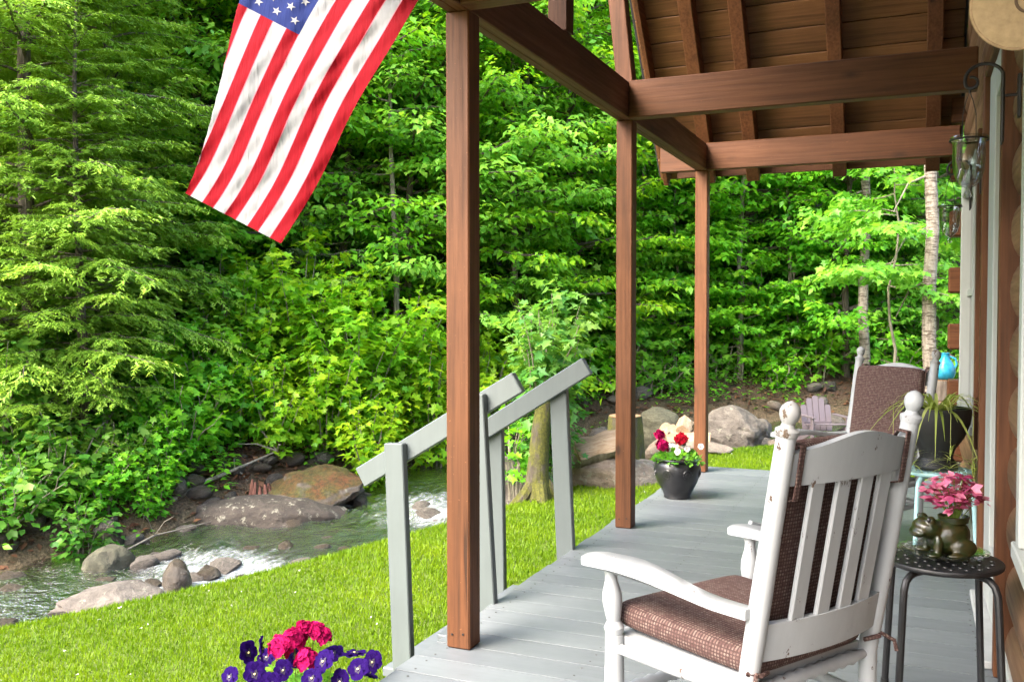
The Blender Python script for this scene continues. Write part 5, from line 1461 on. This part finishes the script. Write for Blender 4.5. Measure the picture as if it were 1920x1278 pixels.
# ------------------------------------------------------------------ flag
def flag():
    YF = 2.93
    base = on_y(834, -84, YF)
    pole = thing('flag_pole', 'flag pole slanting up and outward from the top of the nearest post', 'flag pole', (0, 0, 0))
    tip = base + (on_y(834 - 520, -84 - 310, YF + .30) - base)
    MB().tube([base + (base - tip).normalized() * .10, tip], .0125, 12).build('pole', plain('white_pole_paint', (.6, .6, .58), .4), pole)
    MB().ell(tip, (.02, .02, .02)).build('pole_cap', plain('brass', (.5, .33, .08), .3, 1.0), pole)
    MB().bar((-1.5, YF + .02, base.z - .06), base - Vector((.0, 0, .02)), .03, .05).build('bracket', IRON, pole)
    root = thing('flag', 'red, white and blue striped flag with stars hanging beside the porch', 'flag')
    def P(u, v):
        """u: 0 hoist, 1 fly; v: 0 top stripe, 1 bottom stripe"""
        w = (1 - v)
        # the upper third of the cloth folds back behind the left edge
        fold = .655 + .17 * (1 - u) / .6; back = 0
        if w > fold: back = w - fold; w = fold - back * .35
        lat = 21 * math.sin(u * 6.2 + 2.3) * (.25 + w) * (1 - .3 * u) + 2 * math.sin(u * 13 + v * 4)
        px = 526 + (1 - u) * 299 - w / .46 * 134 + lat * .9; py = 456 - (1 - u) * 525 - w / .46 * 70 + lat * .45
        rip = .010 * math.sin(v * 20 + u * 6.5) * (.4 + .6 * math.sin(u * 2.8 + .3)) + .0045 * math.sin(v * 47 - u * 11 + math.sin(u * 9)) + .0028 * math.sin(u * 41 + v * 66) + .016 * math.sin(u * 5.6 + v * 3.4)
        return on_y(px, py, YF + .06 + .22 * w + back * .55 + rip)
    red, white, blue = [plain(n, c,   .75, 0, .06, 30, .08) for n, c in (('flag_red', (.165, .002, .006)), ('flag_white', (.22, .22, .225)), ('flag_blue', (.012, .020, .09)))]
    for m_ in (red, white, blue):
        t = m_.node_tree; b = t.nodes['Principled BSDF']
        cx_ = t.nodes.new('ShaderNodeTexCoord'); mp_ = t.nodes.new('ShaderNodeMapping'); mp_.inputs['Rotation'].default_value = (0, R(-32), 0); mp_.inputs['Scale'].default_value = (34, 6, 5); nz_ = t.nodes.new('ShaderNodeTexNoise'); nz_.inputs['Scale'].default_value = 1.0; nz_.inputs['Detail'].default_value = 3
        bp_ = t.nodes.new('ShaderNodeBump'); bp_.inputs['Strength'].default_value = .75; bp_.inputs['Distance'].default_value = .02
        t.links.new(cx_.outputs['Object'], mp_.inputs[0]); t.links.new(mp_.outputs[0], nz_.inputs['Vector']); t.links.new(nz_.outputs['Fac'], bp_.inputs['Height']); t.links.new(bp_.outputs[0], b.inputs['Normal'])
        tl = t.nodes.new('ShaderNodeBsdfTranslucent'); mx = t.nodes.new('ShaderNodeMixShader'); mx.inputs[0].default_value = .3
        src = b.inputs['Base Color'].links[0].from_socket; t.links.new(src, tl.inputs[0]); t.links.new(b.outputs[0], mx.inputs[1]); t.links.new(tl.outputs[0], mx.inputs[2]); t.links.new(mx.outputs[0], t.nodes['Material Output'].inputs[0])
    NU = 90
    def sheet(u0, u1, v0, v1, nu, nv, mat, name, parent, off=0):
        V = []; Fc = []
        for j in range(nv + 1):
            for i in range(nu + 1):
                p = P(u0 + (u1 - u0) * i / nu, v0 + (v1 - v0) * j / nv); V.append((p.x, p.y - off, p.z))
        for j in range(nv):
            for i in range(nu): a = j * (nu + 1) + i; Fc.append([a, a + 1, a + nu + 2, a + nu + 1])
        return MB().add(V, Fc).build(name, mat, parent, 80)
    for k in range(13):
        u0 = .4 if k < 7 else 0
        sheet(u0, 1, k / 13, (k + 1) / 13, int(NU * (1 - u0)), 6, red if k % 2 == 0 else white, 'stripe', root)
        if k < 12: sheet(u0, 1, (k + 1) / 13 - .0022, (k + 1) / 13 + .0022, int(NU * (1 - u0)), 1, plain('seam', (.30, .07, .10), .7) if 'seam' not in bpy.data.materials else bpy.data.materials['seam'], 'seam', root, .0006)
    can = sheet(0, .4, 0, 7 / 13, 36, 36, blue, 'canton', root)
    for i in range(11):
        for j in range(9):
            if (i + j) % 2: continue
            uc = .4 * (i + 1) / 12; vc = 7 / 13 * (j + 1) / 10; V = []
            for k in range(10):
                a = R(90 + 36 * k); q = 1.0 if k % 2 == 0 else .40
                p = P(uc - .0140 * q * math.sin(a), vc + .027 * q * math.cos(a)); V.append((p.x, p.y - .0025, p.z))
            p = P(uc, vc); V.append((p.x, p.y - .0025, p.z))
            MB().add(V, [[10, k, (k + 1) % 10] for k in range(10)]).build('star', white, can, 0)
flag()

# ------------------------------------------------------------------ garden things beyond the deck
def adirondack():
    p = ground_at(1548, 12.4); z = at(1548, 744, 12.4).z - p.z
    root = thing('garden_chair', 'small lilac slatted garden chair with a fan back on the lawn', 'garden chair', p, YAW + math.pi + .06)
    H = z
    for i in range(5):
        x = -.165 + i * .0825; top = H - .12 * (abs(i - 2) / 2) ** 2 - .0
        n = [(x - .037, .18), (x + .037, .18), (x + .037, top - .012), (x + .018, top), (x - .018, top), (x - .037, top - .012)]
        MB().prism(n, .018, Matrix.Translation((0, -.20, 0)) @ Matrix.Rotation(R(90 + 14), 4, 'X')).build('back_slat', LILAC, root)
    for z_, y_ in ((.28, -.225), (H * .72, -.33)):
        MB().box((.36, .02, .05), Matrix.Translation((0, y_ - .03, z_)), .003).build('back_brace', LILAC, root)
    for i in range(5): MB().box((.42, .07, .018), Matrix.Translation((0, -.16 + i * .085, .27 + .010 * i)), .003).build('seat_slat', LILAC, root)
    for s in (-1, 1):
        MB().box((.06, .50, .018), Matrix.Translation((s * .235, -.0, .40)), .006).build('arm', LILAC, root)
        MB().box((.022, .08, .42), Matrix.Translation((s * .235, .18, .205)), .003).build('front_leg', LILAC, root)
        MB().bar((s * .21, .20, .24), (s * .21, -.42, .04), .022, .09).build('side_rail', LILAC, root)
adirondack()
CUTW = wood_mat('fresh_cut_wood', (.22, .135, .075), (.36, .26, .165), (.48, .37, .26), 'X', .8, False)
CUTWZ = wood_mat('cut_wood_upright', (.15, .09, .045), (.24, .155, .085), (.32, .22, .13), 'Z', .8, False)
PALEBARK = bark_mat('pale_log_bark', (.08, .06, .045), (.16, .13, .10), (.25, .21, .17))
def round_log(name, label, base, r0, r1, h, bark, cat='stump', group=None, tilt=(0, 0, 0), flare=True):
    root = thing(name, label, cat, base, 0, group); root.rotation_euler = tilt
    m = MB(); n = 22; prof = [(r0, 0), (r0 * (.9 if flare else 1), h * .2), ((r0 + r1) / 2 * .96, h * .55), (r1, h * .97), (r1 * .97, h)]
    V = []; Fc = []
    for r_, z in prof:
        for k in range(n):
            a = 2 * math.pi * k / n; q = r_ * (1 + .07 * math.sin(3 * a + r0 * 90) + .035 * math.sin(7 * a)); V.append((q * math.cos(a), q * math.sin(a), z))
    for i in range(len(prof) - 1):
        for k in range(n): Fc.append([i * n + k, i * n + (k + 1) % n, (i + 1) * n + (k + 1) % n, (i + 1) * n + k])
    Fc.append(list(range(n))[::-1]); m.add(V, Fc).build('bark', bark, root, 50)
    MB().lathe([(r1 * .965, h - .004), (r1 * .955, h + .006), (r1 * .5, h + .008), (.0005, h + .008)], n, None, False).build('cut_face', CUTWZ, root, 40)
    return root
q = at(1172, 826, 11.4); round_log('tree_stump', 'mossy tree stump with a flat cut top behind the middle post', (q.x, q.y, min(q.z - .05, h1(q.x, q.y))), .27, .20, at(1172, 779, 11.4).z - min(q.z - .05, h1(q.x, q.y)), MOSSB)
def split_log(name, label, c, L, r_, rz, tilt, group, mat=CUTW, roll=0):
    root = thing(name, label, 'firewood', c, rz, group); root.rotation_euler = (roll, tilt, rz)
    n = 9; V = []; Fc = []; r0 = random.Random(int(abs(c[0] * 1000)))
    arc = [(r_ * math.cos(a), r_ * math.sin(a)) for a in np.linspace(R(200), R(340), n)]
    top = [(r_ * .55, r_ * .35), (-.05 * r_, r_ * .75), (-r_ * .7, r_ * .2)]
    sec = arc + top; k = len(sec); ns = 8
    for i in range(ns + 1):
        x = -L / 2 + L * i / ns
        for (y, z) in sec:
            f = 1 + .10 * math.sin(i * 1.7 + y * 40); V.append((x + r0.uniform(-.02, .02) * (i in (0, ns)), y * f, z * f))
    for i in range(ns):
        for j in range(k): Fc.append([i * k + j, i * k + (j + 1) % k, (i + 1) * k + (j + 1) % k, (i + 1) * k + j])
    Fc.append(list(range(k))); Fc.append([ns * k + j for j in range(k)][::-1])
    bk = [f for f in Fc[:-2] if (f[0] % k) < n - 1]; wd = [f for f in Fc if f not in bk]
    MB().add(V, wd).build('split_face', mat, root, 30); MB().add(V, bk).build('bark', PALEBARK, root, 40)
    return root
fw = 'split firewood beyond the deck'
split_log('split_log', 'large pale split log wedge lying on the tan boulder', at(1128, 834, 9.6), .56, .17, YAW + .1, R(-14), fw)
split_log('firewood', 'pale split firewood piece leaning on the pile behind the black pot', at(1258, 806, 12.0), .22, .10, YAW + .5, R(15), fw)
split_log('firewood', 'white barked firewood piece on top of the pile', at(1282, 797, 12.0), .24, .11, YAW + 1.2, R(-30), fw)
split_log('firewood', 'orange tinted firewood end next to the farthest post', at(1300, 803, 12.2), .24, .10, YAW + 1.4, 0, fw)
split_log('firewood', 'long split firewood lying flat at the bottom of the pile', at(1290, 822, 11.9), .55, .10, YAW, 0, fw)
# splintered brown bark chips on the split log
def splinter():
    o = thing('bark_splinters', 'brown splintered bark standing at the end of the split log', 'bark', at(1103, 850, 9.6))
    r = random.Random(3)
    for i in range(6): MB().bar((-.05 + i * .02, 0, -.04), (-.07 + i * .025 + r.uniform(-.02, .02), r.uniform(-.02, .02), .03 + r.uniform(0, .06)), .010, .022, (0, 1, 0), .002).build('splinter', STAIN[2], o)
splinter()
# tall log round with blue vase at the cabin corner
bp = at(1772, 713, 7.6); g = h1(bp.x, bp.y)
round_log('log_round', 'upright cut log round under the blue vase by the cabin corner', (bp.x, bp.y, bp.z - .155), .085, .072, .155, PALEBARK, 'log', None, (0, 0, 0), True)
round_log('log_block', 'wide chopping block carrying the smaller log round', (bp.x + .01, bp.y, g), .15, .14, bp.z - .170 - g, PALEBARK, 'log', None)
def vase():
    o = thing('blue_vase', 'bright turquoise blue glazed vase on the log round', 'vase', (bp.x, bp.y, bp.z + .010)); o.scale = (1.12,) * 3
    MB().lathe([(.0005, 0), (.045, 0), (.062, .02), (.070, .05), (.066, .085), (.048, .12), (.030, .15), (.026, .175), (.033, .19), (.028, .19), (.021, .175), (.0005, .17)], 28, None, False).build('body', BLUEG, o, 50)
    MB().tube([(.028, -.01, .165), (.065, -.02, .15), (.075, -.02, .11), (.064, -.015, .085)], .007, 8).build('handle', BLUEG, o)
vase()
# strip of gravel and dead leaves past the deck end
def wood_chips():
    lv = Leaves(); r = np.random.default_rng(41); n = 900; x = r.uniform(-1.25, .25, n); y = 7.12 + r.uniform(0, 1, n) ** 1.5 * .8; z, _ = height(x, y)
    lv.add(np.stack([x, y, z + .03], 1), r.normal(0, 1, (n, 3)) * np.array([1, 1, .3]), UP + r.normal(0, .4, (n, 3)), r.uniform(.03, .07, n), r.uniform(.2, 1, n))
    o = kind(link(bpy.data.objects.new('wood_chips', lv.mesh('wood_chips', T_SIMPLE, DEADL))), 'stuff'); tag(o, 'brown wood chips and dry leaves at the end of the deck', 'wood chips')
wood_chips()
